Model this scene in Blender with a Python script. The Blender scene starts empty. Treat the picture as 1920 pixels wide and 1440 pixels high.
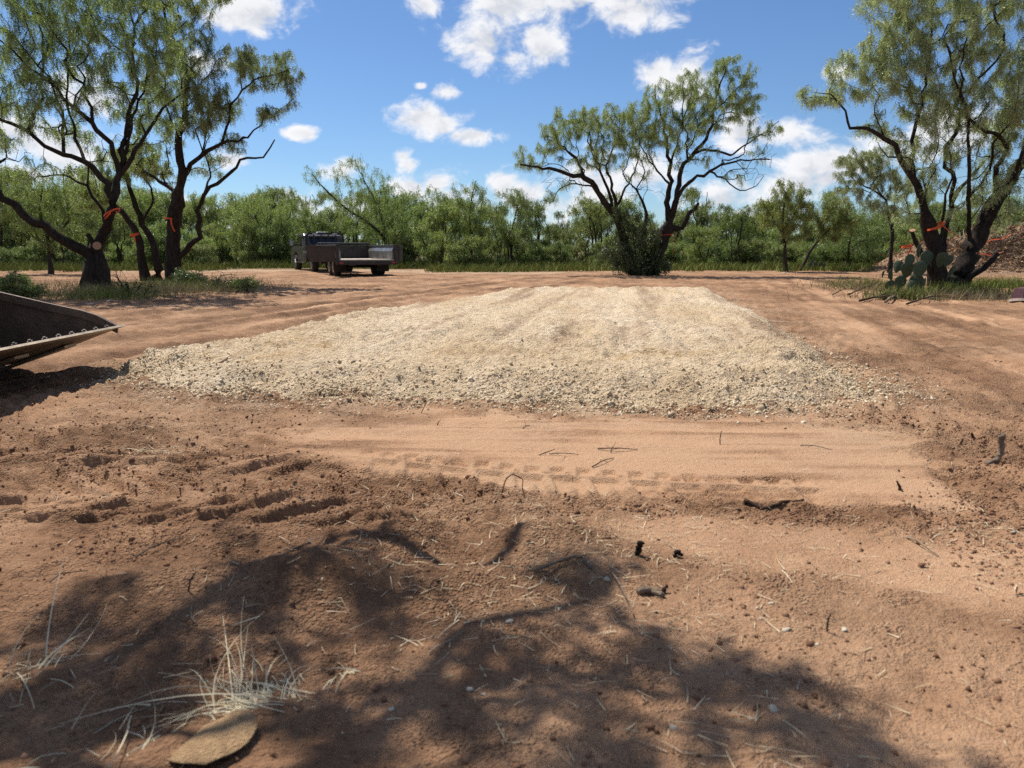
import bpy, bmesh, math, random
import numpy as np
from mathutils import Vector, Matrix
from math import radians, sin, cos, tan, atan2, pi, sqrt

# ------------------------------------------------------------------ camera, sky, sun, exposure
SC = bpy.context.scene
COL = SC.collection
FPX = 1407.0                      # focal length in pixels of the 1920 px wide photograph
PITCH = math.atan(252 / FPX)      # the horizon stands 252 px above the middle
CAMH = 1.1
cam = bpy.data.cameras.new('camera')
cam.sensor_width = 36; cam.lens = FPX / 1920 * 36
cam.clip_start = 0.05; cam.clip_end = 6000
cam.dof.use_dof = True; cam.dof.focus_distance = 9.0; cam.dof.aperture_fstop = 4.2
camo = bpy.data.objects.new('camera', cam); COL.objects.link(camo)
camo.location = (0, 0, CAMH); camo.rotation_euler = (pi / 2 - PITCH, 0, 0)
SC.camera = camo

SUN_AZ = radians(40)              # to the left of the viewing direction
SUN_EL = radians(56)
SUN_DIR = Vector((-sin(SUN_AZ) * cos(SUN_EL), cos(SUN_AZ) * cos(SUN_EL), sin(SUN_EL)))
sl = bpy.data.lights.new('sun', 'SUN'); sl.energy = 5.0; sl.angle = radians(0.53); sl.color = (1.0, 0.95, 0.87)
so = bpy.data.objects.new('sun', sl); COL.objects.link(so)
so.rotation_euler = (-SUN_DIR).to_track_quat('-Z', 'Y').to_euler(); so.location = (-20, 20, 40)

SC.view_settings.view_transform = 'Standard'; SC.view_settings.look = 'None'
SC.view_settings.exposure = 0.36; SC.view_settings.gamma = 1.0
SC.view_settings.use_curve_mapping = False
SC.cycles.max_bounces = 6; SC.cycles.diffuse_bounces = 3; SC.cycles.glossy_bounces = 2
SC.cycles.transmission_bounces = 4; SC.cycles.transparent_max_bounces = 8
SC.cycles.use_denoising = False
SC.cycles.caustics_reflective = False; SC.cycles.caustics_refractive = False

def ray(px, py):
    u = (px - 960) / FPX; v = (720 - py) / FPX
    return Vector((u, cos(PITCH) + v * sin(PITCH), -sin(PITCH) + v * cos(PITCH)))
def G(px, py, z=0.0):             # photograph pixel -> point on the ground
    d = ray(px, py); t = (z - CAMH) / d.z
    return Vector((d.x * t, d.y * t, z))
def at(px, py, y):                # photograph pixel -> point at the distance y
    d = ray(px, py); t = y / d.y
    return Vector((d.x * t, y, CAMH + d.z * t))

# ------------------------------------------------------------------ node helpers
class NT:
    def __init__(s, tree):
        s.t = tree; s.n = tree.nodes; s.l = tree.links
    def new(s, typ, **kw):
        n = s.n.new(typ)
        for k, v in kw.items(): setattr(n, k, v)
        return n
    def put(s, inp, v):
        if hasattr(v, 'is_output') or isinstance(v, bpy.types.NodeSocket): s.l.new(v, inp)
        else: inp.default_value = v
    def math(s, op, a, b=0.0, c=0.0, clamp=False):
        n = s.new('ShaderNodeMath', operation=op, use_clamp=clamp)
        s.put(n.inputs[0], a); s.put(n.inputs[1], b); s.put(n.inputs[2], c)
        return n.outputs[0]
    def vmath(s, op, a, b=(0, 0, 0)):
        n = s.new('ShaderNodeVectorMath', operation=op)
        s.put(n.inputs[0], a); s.put(n.inputs[1], b)
        return n.outputs['Value'] if op in ('LENGTH', 'DOT_PRODUCT', 'DISTANCE') else n.outputs[0]
    def noise(s, vec, scale, detail=4, rough=0.55, dist=0.0):
        n = s.new('ShaderNodeTexNoise')
        if vec is not None: s.put(n.inputs['Vector'], vec)
        n.inputs['Scale'].default_value = scale; n.inputs['Detail'].default_value = detail
        n.inputs['Roughness'].default_value = rough; n.inputs['Distortion'].default_value = dist
        return n.outputs['Fac']
    def maprange(s, v, a, b, c=0.0, d=1.0, smooth=False):
        n = s.new('ShaderNodeMapRange', interpolation_type='SMOOTHSTEP' if smooth else 'LINEAR')
        s.put(n.inputs[0], v); n.inputs[1].default_value = a; n.inputs[2].default_value = b
        n.inputs[3].default_value = c; n.inputs[4].default_value = d
        return n.outputs[0]
    def mix(s, f, a, b, blend='MIX'):
        n = s.new('ShaderNodeMix', data_type='RGBA', blend_type=blend)
        s.put(n.inputs[0], f)
        for i, v in ((6, a), (7, b)):
            if isinstance(v, tuple): v = (v + (1,))[:4]
            s.put(n.inputs[i], v)
        return n.outputs[2]

# ------------------------------------------------------------------ sky with cumulus, by direction
world = bpy.data.worlds.new('World'); SC.world = world; world.use_nodes = True
world.cycles.sampling_method = 'NONE'
w = NT(world.node_tree); w.n.clear()
sky = w.new('ShaderNodeTexSky', sky_type='NISHITA', sun_disc=False)
sky.sun_elevation = SUN_EL; sky.sun_rotation = -SUN_AZ
sky.air_density = 1.0; sky.dust_density = 0.25; sky.ozone_density = 1.6; sky.altitude = 500
tc = w.new('ShaderNodeTexCoord')
dirn = w.vmath('NORMALIZE', tc.outputs['Generated'])
sx = w.new('ShaderNodeSeparateXYZ'); w.put(sx.inputs[0], dirn)
az = w.math('ARCTAN2', sx.outputs[0], sx.outputs[1]); el = w.math('ARCSINE', sx.outputs[2])
cx = w.new('ShaderNodeCombineXYZ'); w.put(cx.inputs[0], az); w.put(cx.inputs[1], el)
ae = cx.outputs[0]
CLOUDS = [(470, 22, 75, 36), (410, 35, 45, 26), (430, -10, 80, 30), (800, 8, 34, 17),
          (1090, -12, 215, 52), (950, 5, 105, 40), (925, 78, 85, 46), (1010, 85, 58, 42), (1180, 15, 105, 36),
          (955, 108, 70, 26), (1240, -40, 120, 40), (838, 172, 30, 19), (790, 222, 68, 30), (830, 233, 36, 20),
          (886, 255, 52, 16), (563, 250, 30, 11), (790, 161, 14, 6), (756, 293, 22, 18), (766, 308, 24, 18), (645, 318, 34, 26),
          (815, 345, 55, 26), (855, 372, 70, 28), (775, 352, 50, 22), (1235, 130, 34, 30), (1290, 150, 62, 44),
          (1450, 250, 76, 36), (1395, 248, 60, 34), (1530, 308, 82, 28), (1490, 345, 80, 28), (1560, 335, 70, 28),
          (990, 362, 70, 34), (1060, 385, 90, 34), (1130, 345, 80, 48), (1200, 325, 64, 48), (1360, 372, 80, 34),
          (200, 190, 80, 30), (30, 255, 70, 44), (120, 278, 90, 44), (430, 300, 40, 18), (385, 118, 36, 16),
          (1575, 136, 26, 14), (1710, 270, 80, 30), (1800, 250, 90, 34), (560, 385, 70, 22), (650, 395, 80, 24),
          (1420, 400, 90, 22), (300, 400, 120, 26), (60, 330, 90, 30), (945, 345, 40, 30)]
blobs = []
for px, py, rx, ry in CLOUDS:
    d = ray(px, py).normalized()
    blobs.append((atan2(d.x, d.y), math.asin(d.z), rx * 1.32 / FPX, ry * 1.38 / FPX))
rg = random.Random(5)
for k in range(34):                                   # out-of-view cumulus all round, enlarged overhead to raise and whiten the fill light
    a = radians(42 + 276 * (k + rg.random()) / 34)
    if a > pi: a -= 2 * pi
    e = radians(rg.choice((4, 8, 13, 20, 28, 38, 50, 62)) + rg.uniform(-2, 2))
    s = rg.uniform(0.04, 0.10) + 0.16 * sin(e)
    blobs.append((a, e, s * 1.5 / cos(e), s * 0.75))
acc = None
for a, e, rx, ry in blobs:
    q = w.vmath('SUBTRACT', ae, (a, e, 0))
    q = w.vmath('MULTIPLY', q, (1 / rx, 1 / ry, 1))
    q = w.math('SUBTRACT', 1.0, w.vmath('LENGTH', q))
    acc = q if acc is None else w.math('MAXIMUM', acc, q)
nz = w.noise(w.vmath('MULTIPLY', ae, (1.0, 1.35, 1)), 17.0, 7, 0.62, 0.35)
nz2 = w.noise(w.vmath('MULTIPLY', w.vmath('ADD', ae, (-0.012, 0.016, 0)), (1.0, 1.35, 1)), 17.0, 4, 0.55, 0.35)
val = w.math('ADD', w.math('MULTIPLY', w.math('MAXIMUM', acc, -0.4), 0.85), w.math('MULTIPLY', w.math('SUBTRACT', nz, 0.5), 2.5))
val = w.math('MINIMUM', val, w.math('MULTIPLY', w.math('ADD', acc, 0.30), 3.0))
dens = w.maprange(val, 0.08, 0.72, smooth=True)
thick = w.maprange(w.math('ADD', acc, w.math('SUBTRACT', nz2, 0.5)), 0.25, 1.0, smooth=True)
rel = w.maprange(w.math('SUBTRACT', nz, nz2), -0.12, 0.12, 0.0, 1.0, smooth=True)
grey = w.math('MULTIPLY', thick, w.maprange(rel, 0.0, 1.0, 0.75, 0.25))  # cloud shading put into the colour: thick parts grey, sunward edges paler
CW = 8.8
ccol = w.mix(grey, (CW, CW, CW * 1.02), (CW * 0.58, CW * 0.62, CW * 0.70))
skyc = w.mix(1.0, sky.outputs[0], (0.62, 0.79, 1.00), 'MULTIPLY')
wcol = w.mix(dens, skyc, ccol)
bg = w.new('ShaderNodeBackground'); w.put(bg.inputs[0], wcol); bg.inputs[1].default_value = 0.087
wo = w.new('ShaderNodeOutputWorld'); w.l.new(bg.outputs[0], wo.inputs[0])

# ------------------------------------------------------------------ mesh and object helpers
def mesh_np(name, verts, facelists, smooth=False, attrs=None):
    me = bpy.data.meshes.new(name)
    verts = np.asarray(verts, np.float32)
    me.vertices.add(len(verts)); me.vertices.foreach_set('co', verts.ravel())
    idx = []; tot = []
    for f in facelists:
        f = np.asarray(f, np.int32)
        if len(f) == 0: continue
        idx.append(f.ravel()); tot.append(np.full(len(f), f.shape[1], np.int32))
    idx = np.concatenate(idx); tot = np.concatenate(tot)
    me.loops.add(len(idx)); me.loops.foreach_set('vertex_index', idx)
    me.polygons.add(len(tot))
    me.polygons.foreach_set('loop_start', np.concatenate(([0], np.cumsum(tot)[:-1])).astype(np.int32))
    me.polygons.foreach_set('loop_total', tot)
    if smooth: me.polygons.foreach_set('use_smooth', np.ones(len(tot), bool))
    if attrs:
        for k, v in attrs.items():
            a = me.attributes.new(k, 'FLOAT', 'POINT'); a.data.foreach_set('value', np.asarray(v, np.float32))
    me.update(calc_edges=True)
    return me
def tag(o, label=None, cat=None, group=None, kind=None):
    if label: o['label'] = label
    if cat: o['category'] = cat
    if group: o['group'] = group
    if kind: o['kind'] = kind
    return o
def link(name, me, mat=None, parent=None, loc=None):
    o = bpy.data.objects.new(name, me); COL.objects.link(o)
    if mat is not None and me is not None and not me.materials: me.materials.append(mat)
    if parent is not None: o.parent = parent
    if loc is not None: o.location = loc
    return o
def empty(name, loc, rz=0.0):
    o = bpy.data.objects.new(name, None); COL.objects.link(o); o.location = loc; o.rotation_euler = (0, 0, rz)
    o.empty_display_size = 0.2
    return o
def copy_tree(o, parent=None):
    c = o.copy(); COL.objects.link(c); c.parent = parent
    for ch in list(o.children): copy_tree(ch, c)
    return c

# ------------------------------------------------------------------ numpy noise
def _hash(ix, iy, seed):
    h = (ix.astype(np.int64) * 374761393 + iy.astype(np.int64) * 668265263 + seed * 1442695041) & 0xFFFFFFFF
    h = ((h ^ (h >> 13)) * 1274126177) & 0xFFFFFFFF
    return (h ^ (h >> 16)) & 0xFFFFFFFF
def perlin(x, y, seed=0):
    x0 = np.floor(x); y0 = np.floor(y); fx = x - x0; fy = y - y0
    def g(i, j):
        a = _hash(x0 + i, y0 + j, seed) * (2 * pi / 4294967296.0)
        return np.cos(a) * (fx - i) + np.sin(a) * (fy - j)
    u = fx * fx * fx * (fx * (fx * 6 - 15) + 10); v = fy * fy * fy * (fy * (fy * 6 - 15) + 10)
    a = g(0, 0); b = g(1, 0); c = g(0, 1); d = g(1, 1)
    return (a + (b - a) * u + (c - a) * v + (a - b - c + d) * u * v) * 1.5
def fbm(x, y, s, octv=3, seed=0, gain=0.5):
    r = 0; amp = 1.0
    for k in range(octv):
        r = r + amp * perlin(x * s + 13.7 * k, y * s - 7.3 * k, seed + k); amp *= gain; s *= 2.03
    return r
def sstep(a, b, x):
    t = np.clip((x - a) / (b - a), 0, 1); return t * t * (3 - 2 * t)
def seg_dist(x, y, P):            # distance to a polyline
    d = np.full(np.shape(x), 1e9)
    for (ax, ay), (bx, by) in zip(P[:-1], P[1:]):
        ex, ey = bx - ax, by - ay; L = ex * ex + ey * ey
        t = np.clip(((x - ax) * ex + (y - ay) * ey) / L, 0, 1)
        d = np.minimum(d, np.hypot(x - ax - t * ex, y - ay - t * ey))
    return d
def poly_sd(x, y, P):             # positive inside
    d = seg_dist(x, y, P + [P[0]])
    ins = np.zeros(np.shape(x), bool); n = len(P)
    for i in range(n):
        (ax, ay), (bx, by) = P[i], P[(i + 1) % n]
        c = ((ay > y) != (by > y)) & (x < (bx - ax) * (y - ay) / (by - ay + 1e-12) + ax)
        ins ^= c
    return np.where(ins, d, -d)

def g2(px, py, z=0.0):
    p = G(px, py, z); return (p.x, p.y)

# ------------------------------------------------------------------ terrain
PADZ = 0.155
PAD = [g2(230, 712), g2(330, 741), g2(620, 752), g2(900, 762), g2(1250, 772), g2(1540, 774), g2(1690, 742),
       g2(1640, 700, .05), g2(1525, 640, .1), g2(1450, 592, .12), g2(1335, 537, PADZ), g2(960, 537, PADZ), g2(900, 548, PADZ),
       g2(600, 594, .13), g2(420, 636, .12), g2(300, 662, .08), g2(215, 690, .03)]
STRIP = [g2(420, 786), g2(1000, 786), g2(1500, 790), g2(1640, 812), g2(1840, 962), g2(1500, 950), g2(1250, 940), g2(950, 915), g2(640, 870), g2(420, 830)]
RW_AX = np.array([0.24, 1.0]); RW_AX = RW_AX / np.linalg.norm(RW_AX)

def pad_height(x, y):
    sd = poly_sd(x, y, PAD) + 0.10 * fbm(x, y, 1.6, 3, 71)
    wdt = 0.38 + 0.42 * (1 - sstep(6.2, 8.0, y)) * sstep(-3.6, -2.2, x)
    h = sstep(-0.05, wdt, sd)
    return sd, h
def H(x, y, parts=False):
    x = np.atleast_1d(np.asarray(x, float)); y = np.atleast_1d(np.asarray(y, float))
    far = sstep(60, 200, np.hypot(x, y))
    h = 0.05 * fbm(x, y, 0.11, 2, 1) * sstep(3, 14, np.hypot(x, y)) * (1 - far)
    near = 1 - sstep(20, 45, y)
    sds = poly_sd(x, y, STRIP) + (0.05 + .22 * sstep(3.4, 4.2, y)) * fbm(x, y, 1.7, 3, 5)
    S = sstep(-0.04 - .25 * sstep(3.5, 4.2, y), 0.05 + .15 * sstep(3.5, 4.2, y), sds) * sstep(-2.4, -0.6, x + 0.5 * fbm(x, y, 1.5, 3, 6))
    # second smooth skid on the right foreground
    d2 = seg_dist(x, y, [g2(1250, 985), g2(1450, 1020), g2(1700, 1060), g2(2100, 1110)]) + 0.08 * fbm(x, y, 2.0, 2, 8)
    S2 = 1 - sstep(0.12, 0.42, d2)
    # ruts on both sides of the pad
    q = x * RW_AX[1] - y * RW_AX[0]
    wob = 0.35 * fbm(x, y, 0.22, 2, 21)
    right = sstep(1.6, 2.4, q + wob * .3) * sstep(4.2, 5.5, y) * (1 - sstep(30, 34, y))
    ql = x - 0.30 * y + 0.006 * (y - 7) ** 2 * 0
    left = sstep(-5.2, -5.8, ql) * sstep(5.2, 6.2, y) * (1 - sstep(28, 33, y)) * (1 - sstep(-10, -13, ql))
    rut = right * (0.022 * np.sin(2 * pi * (q + wob) / 0.62) + 0.012 * np.sin(2 * pi * (q + wob) / 0.21 + 1)) \
        + left * (0.040 * np.sin(2 * pi * (ql + wob) / 0.9) + 0.012 * np.sin(2 * pi * (ql + wob) / 0.27))
    rut = rut * (0.6 + 0.6 * fbm(x, y, 0.5, 2, 31))
    R = np.clip(1 - np.maximum(S, 0.85 * S2), 0, 1) * (1 - 0.45 * np.maximum(right, left))
    # churned soil
    lump = 0.030 * fbm(x, y, 1.5, 2, 41) + 0.020 * fbm(x, y, 3.6, 3, 42)
    rid = fbm(x, y, 7.5, 3, 43); rid = np.maximum(rid, -0.15) * 0.036
    fine = 0.030 * (0.45 - np.abs(fbm(x, y, 17, 3, 44))) * np.clip(.5 + 1.2 * fbm(x, y, 1.9, 2, 45), .15, 1.2)
    leftfg = sstep(0.1, -0.9, x - 0.2 * (y - 3)) * sstep(2.3, 2.9, y) * (1 - sstep(4.6, 5.1, y))
    wv_ = 0.05 * fbm(x, y, 1.1, 2, 51); lug = 0
    for ln, (yc, slope, hw, sg, per_) in enumerate(((4.28, -.03, .20, 1, .21), (3.80, -.03, .19, -1, .21), (3.36, -.05, .18, 1, .20), (2.98, -.06, .16, -1, .20))):
        tl_ = y - yc - slope * x + wv_
        ph_ = np.mod(x * .8 + sg * tl_ * 1.0 + .25 * wv_ + .07 * ln, per_) / per_
        bar = sstep(.04, .14, ph_) * (1 - sstep(.46, .60, ph_)) - .45
        lug = lug + bar * (1 - sstep(hw * .75, hw, np.abs(tl_))) * 0.042
    lug = lug * leftfg * np.clip(0.9 + .6 * fbm(x, y, 1.6, 2, 52), .45, 1)
    # mounds at the front middle (wheel spin heaps)
    mound = 0
    for px, py, a, r in ((740, 1010, .07, .16), (870, 1030, -.04, .14), (1010, 1012, .06, .17), (880, 1090, .055, .14), (640, 1075, .06, .22), (1090, 1060, .04, .16),
                         (430, 1010, .035, .18), (560, 1110, .05, .2), (300, 1110, .04, .2), (540, 955, .045, .2), (720, 965, .04, .2), (1150, 975, .03, .15), (960, 965, .03, .15)):
        mx, my = g2(px, py); mound = mound + a * np.exp(-((x - mx) ** 2 + 1.6 * (y - my) ** 2) / (r * r))
    calm_ = 0.30 + 0.70 * sstep(2.3, 3.0, y - .15 * x)
    h = h + near * (R * (lump * (.5 + .5 * calm_) + (rid + fine) * calm_ * (1 - .5 * leftfg) + lug + mound) + rut)
    h = h + 0.014 * S + near * S * (0.004 * fbm(x, y, 3, 2, 61) + 0.0015 * fbm(x, y, 30, 2, 62) + .004 * np.sin(2 * pi * (y + .05 * x + .06 * fbm(x, y, .9, 2, 63)) / .31) * sstep(3.6, 4.0, y))
    # berm pushed up along the strip's near edge
    lip = np.exp(-((sds + 0.10) / 0.09) ** 2) * (y < 3.6) * sstep(-1.6, -0.6, x)
    h = h + lip * (-0.011 + 0.016 * fbm(x, y, 9, 3, 64))
    # tread prints left by a wheel
    yl = np.interp(x, *zip(*[g2(640, 868), g2(800, 888), g2(1000, 908), g2(1300, 926), g2(1620, 938)]))
    t = y - yl
    pr = np.zeros_like(x); per = 0.185
    ph = np.mod(x + 0.10 * t, per) / per
    lug1 = sstep(.08, .11, ph) * (1 - sstep(.80, .83, ph)) * sstep(-.11, -.102, t) * (1 - sstep(.09, .098, t))
    notch = sstep(.36, .40, ph) * (1 - sstep(.56, .6, ph)) * (1 - sstep(-.01, .0, t)) * 0.7
    ph2 = np.mod(x + 0.09 - 0.1 * t, per / 1.45) / (per / 1.45)
    lug2 = sstep(.07, .11, ph2) * (1 - sstep(.56, .60, ph2)) * sstep(.13, .138, t) * (1 - sstep(.262, .27, t))
    bar2 = sstep(.5, .58, ph2) * sstep(.125, .14, t) * (1 - sstep(.17, .185, t)) * (np.mod(np.floor((x + .09) / (per / 1.45)), 2) == 0)
    pr = np.maximum(lug1 - notch, np.maximum(lug2, bar2))
    trail = sstep(-1.0, -0.5, x) * (1 - sstep(1.36, 1.44, x)) * np.clip(0.95 + 0.5 * fbm(x, y, 2.0, 2, 66), 0.65, 1)
    h = h - 0.022 * pr * trail
    h = h + 0.012 * trail * np.exp(-((t - .112) / .02) ** 2) * .5
    # low bank where the brush heap lies
    if parts:
        return h, S, S2, R, right, left, leftfg, sds
    return h
def Hs(x, y): return float(H(x, y)[0])

def pad_surface(x, y):
    sd, hp = pad_height(x, y)
    lum = 0.032 * fbm(x, y * 1.5, 1.7, 2, 81) + 0.026 * fbm(x, y * 1.4, 5.0, 3, 82) + 0.026 * np.maximum(fbm(x, y, 11, 3, 83), -.2)
    crest = np.exp(-((sd - .75) / 0.3) ** 2) * (y < 7.0) * 0.022
    q = x - 0.16 * y
    tr = (0.024 * np.sin(2 * pi * (q + .3 * fbm(x, y, .3, 2, 84)) / 0.62) + .008 * np.sin(2 * pi * (q + .1 * fbm(x, y, .5, 2, 85)) / 0.23)) * sstep(6.6, 8, y) * np.clip(.5 + fbm(x, y, .4, 2, 86), 0, 1.2)
    calm = 1 - 0.30 * sstep(7, 12, y)
    lugs = np.exp(-(seg_dist(x, y, [g2(250, 700), g2(420, 660, .1), g2(600, 640, .15)]) / .35) ** 2) * np.sin(2 * pi * (x * .6 + y) / .20) * .022
    lugs = lugs + np.exp(-(seg_dist(x, y, [g2(1640, 720), g2(1540, 660, .1), g2(1440, 600, .12)]) / .28) ** 2) * np.sin(2 * pi * (-x * .15 + y) / .17) * .02
    lugs = lugs + .010 * np.sin(2 * pi * (y + .05 * x + .05 * fbm(x, y, .8, 2, 87)) / .24) * sstep(5.9, 6.5, y) * (1 - sstep(9, 13, y)) * np.clip(.3 + fbm(x, y * .5, .7, 2, 88), 0, 1)
    z = -0.05 + hp * (PADZ + .05) + hp ** 0.5 * (lum * calm + tr + lugs) + crest
    return sd, z

th_f = np.radians(np.concatenate((np.linspace(-47, -31, 46, endpoint=False), np.linspace(-31, 31, 450, endpoint=False), np.linspace(31, 47, 47)))); th_b = np.radians(np.linspace(47, 313, 56)[1:-1])
TH = np.concatenate((th_f, th_b)); NTh = len(TH)
RR = np.concatenate(([0.05, 0.4, 0.8, 1.2], np.exp(np.concatenate([np.linspace(math.log(a_), math.log(b_), n_, endpoint=False) for a_, b_, n_ in ((1.6, 3.7, 135), (3.7, 5.7, 170), (5.7, 15, 185), (15, 44, 125))])), np.exp(np.linspace(math.log(48), math.log(4000), 26))))
NR = len(RR); CY0 = -1.0
rr, tt = np.meshgrid(RR, TH, indexing='ij')
jit = np.random.default_rng(3)
gx = (rr * np.sin(tt)).ravel(); gy = (CY0 + rr * np.cos(tt)).ravel()
gh, S, S2, RO, RGT, LFT, LFG, SDS = H(gx, gy, True)
i0, j0 = np.meshgrid(np.arange(NR - 1), np.arange(NTh), indexing='ij')
j1 = (j0 + 1) % NTh
quads = np.stack((i0 * NTh + j0, i0 * NTh + j1, (i0 + 1) * NTh + j1, (i0 + 1) * NTh + j0), -1).reshape(-1, 4)
psd = np.full(gx.shape, -9.0); pz = np.zeros(gx.shape)
box = (gx > -9) & (gx < 9) & (gy > 4) & (gy < 26)
psd[box], pz[box] = pad_surface(gx[box], gy[box])
inner = psd[quads].min(1) > 0.55
outer_pad = psd[quads].max(1) > -0.12
# dryness / compaction of the soil, plus a darker band along the strip's near edge
tone = 0.52 + 0.30 * fbm(gx, gy, 0.7, 3, 91) + 0.16 * fbm(gx, gy, 5, 2, 92)
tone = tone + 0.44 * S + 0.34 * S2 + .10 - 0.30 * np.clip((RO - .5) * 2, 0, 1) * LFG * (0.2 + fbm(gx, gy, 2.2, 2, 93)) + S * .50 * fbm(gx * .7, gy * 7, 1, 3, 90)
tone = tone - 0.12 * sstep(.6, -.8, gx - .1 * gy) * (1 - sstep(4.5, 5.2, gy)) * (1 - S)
tone = tone - 0.20 * np.exp(-((SDS + 0.12) / 0.14) ** 2) * (gy < 3.6) * sstep(-1.6, -0.6, gx)  # darker band just outside the strip's near edge
qq = gx * RW_AX[1] - gy * RW_AX[0]
tone = tone + RGT * 0.35 * fbm(qq * 2.2, (gx * .24 + gy) * 0.12, 1.0, 3, 94)
ql = gx - 0.30 * gy
tone = tone + LFT * 0.35 * fbm(ql * 1.6, gy * 0.10, 1.0, 3, 95)
dusty = np.exp(-(seg_dist(gx, gy, [g2(300, 509), g2(700, 507), g2(1000, 512)]) / 2.0) ** 2) * 0.8     # pale caliche two-track behind
veg = sstep(-1.0, 1.5, gy - 40.5 - 3 * ((gx > -15) & (gx < -4.5)) + 2.0 * fbm(gx, gy, .25, 2, 99)) * sstep(35, 40, np.hypot(gx, gy))
spill = np.exp(-np.maximum(-psd, 0) / 0.35) * (psd > -3) * np.clip(0.4 + fbm(gx, gy, 3, 3, 96), 0, 1)

def stdmat(name):
    m = bpy.data.materials.new(name); m.use_nodes = True
    t = NT(m.node_tree); b = t.n['Principled BSDF']
    return m, t, b
def simple(name, col, rough=0.6, metal=0.0, var=0.25, scale=8.0, bump=0.0, bscale=40.0, spec=0.3, col2=None, coords='Object'):
    m, t, b = stdmat(name)
    tcn = t.new('ShaderNodeTexCoord'); v = tcn.outputs[coords]
    f = t.maprange(t.noise(v, scale, 5, 0.6), 0.3, 0.7)
    c2 = col2 if col2 else tuple(c * (1 - var) for c in col)
    t.put(b.inputs['Base Color'], t.mix(f, tuple(col), tuple(c2)))
    t.put(b.inputs['Roughness'], t.maprange(t.noise(v, scale * 2.3, 3), 0.3, 0.7, max(rough - .1, 0.02), min(rough + .1, 1)))
    b.inputs['Metallic'].default_value = metal; b.inputs['Specular IOR Level'].default_value = spec
    if bump:
        bn = t.new('ShaderNodeBump'); bn.inputs['Strength'].default_value = min(1, bump); bn.inputs['Distance'].default_value = 0.02 * max(1, bump)
        t.put(bn.inputs['Height'], t.noise(v, bscale, 5, 0.6)); t.l.new(bn.outputs[0], b.inputs['Normal'])
    return m

def soil_material():
    m, t, b = stdmat('red_soil')
    g = t.new('ShaderNodeNewGeometry'); P = g.outputs['Position']
    def attr(n):
        a = t.new('ShaderNodeAttribute', attribute_name=n); return a.outputs['Fac']
    tone_, dust_, spill_ = attr('tone'), attr('dusty'), attr('spill')
    n1 = t.noise(P, 3.1, 5, .6); n2 = t.noise(P, 38, 4, .65); n3 = t.noise(P, 160, 3, .6)
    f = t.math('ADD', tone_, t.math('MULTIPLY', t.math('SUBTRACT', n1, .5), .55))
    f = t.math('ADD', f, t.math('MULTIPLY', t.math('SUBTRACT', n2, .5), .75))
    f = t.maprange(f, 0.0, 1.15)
    cr = t.new('ShaderNodeValToRGB'); t.put(cr.inputs[0], f)
    e = cr.color_ramp.elements
    e[0].position = 0.0; e[0].color = (0.150, 0.079, 0.043, 1)
    e[1].position = 1.0; e[1].color = (0.500, 0.305, 0.180, 1)
    for p, c in ((0.35, (0.265, 0.145, 0.080, 1)), (0.68, (0.395, 0.228, 0.130, 1))):
        k = e.new(p); k.color = c
    col = cr.outputs[0]
    col = t.mix(t.maprange(t.noise(P, .55, 4, .6), .45, .65, 0, .55), col, t.mix(1.0, col, (.86, .95, 1.0), 'MULTIPLY'))
    # straw-coloured and pale grit specks
    vo = t.new('ShaderNodeTexVoronoi'); vo.inputs['Scale'].default_value = 58; t.put(vo.inputs['Vector'], P)
    spk = t.math('MULTIPLY', t.maprange(vo.outputs['Distance'], 0.10, 0.22, 1, 0), t.maprange(t.noise(P, 6, 3), .48, .62))
    col = t.mix(t.math('MULTIPLY', spk, .55), col, (0.52, 0.40, 0.27))
    dk = t.math('MULTIPLY', t.maprange(t.noise(P, 75, 3, .7), .60, .70), .55)
    col = t.mix(dk, col, (0.085, 0.048, 0.030))
    pale = t.math('ADD', t.math('MULTIPLY', dust_, t.maprange(n1, .35, .6)), t.math('MULTIPLY', spill_, t.maprange(n2, .42, .6)), clamp=True)
    col = t.mix(t.math('MULTIPLY', pale, .8), col, (0.58, 0.46, 0.32))
    col = t.mix(t.math('MULTIPLY', attr('veg'), t.maprange(n1, .3, .6, .6, 1)), col, (0.115, 0.110, 0.042))
    t.put(b.inputs['Base Color'], col)
    b.inputs['Roughness'].default_value = 0.95; b.inputs['Specular IOR Level'].default_value = 0.1
    bn = t.new('ShaderNodeBump'); bn.inputs['Strength'].default_value = 1.0; bn.inputs['Distance'].default_value = 0.032
    hh = t.math('ADD', t.math('MULTIPLY', n2, t.maprange(tone_, .4, 1.1, 1.0, .35)), t.math('MULTIPLY', n3, .35))
    vc = t.new('ShaderNodeTexVoronoi'); vc.inputs['Scale'].default_value = 85; t.put(vc.inputs['Vector'], t.vmath('ADD', P, t.vmath('MULTIPLY', (1, 1, 1), (0, 0, 0))))
    hh = t.math('ADD', hh, t.math('MULTIPLY', t.maprange(vc.outputs['Distance'], 0, .6, 1, 0), t.math('MULTIPLY', t.maprange(tone_, .35, .9, .8, .05), t.maprange(n1, .4, .6))))
    t.put(bn.inputs['Height'], hh); t.l.new(bn.outputs[0], b.inputs['Normal'])
    return m
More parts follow.
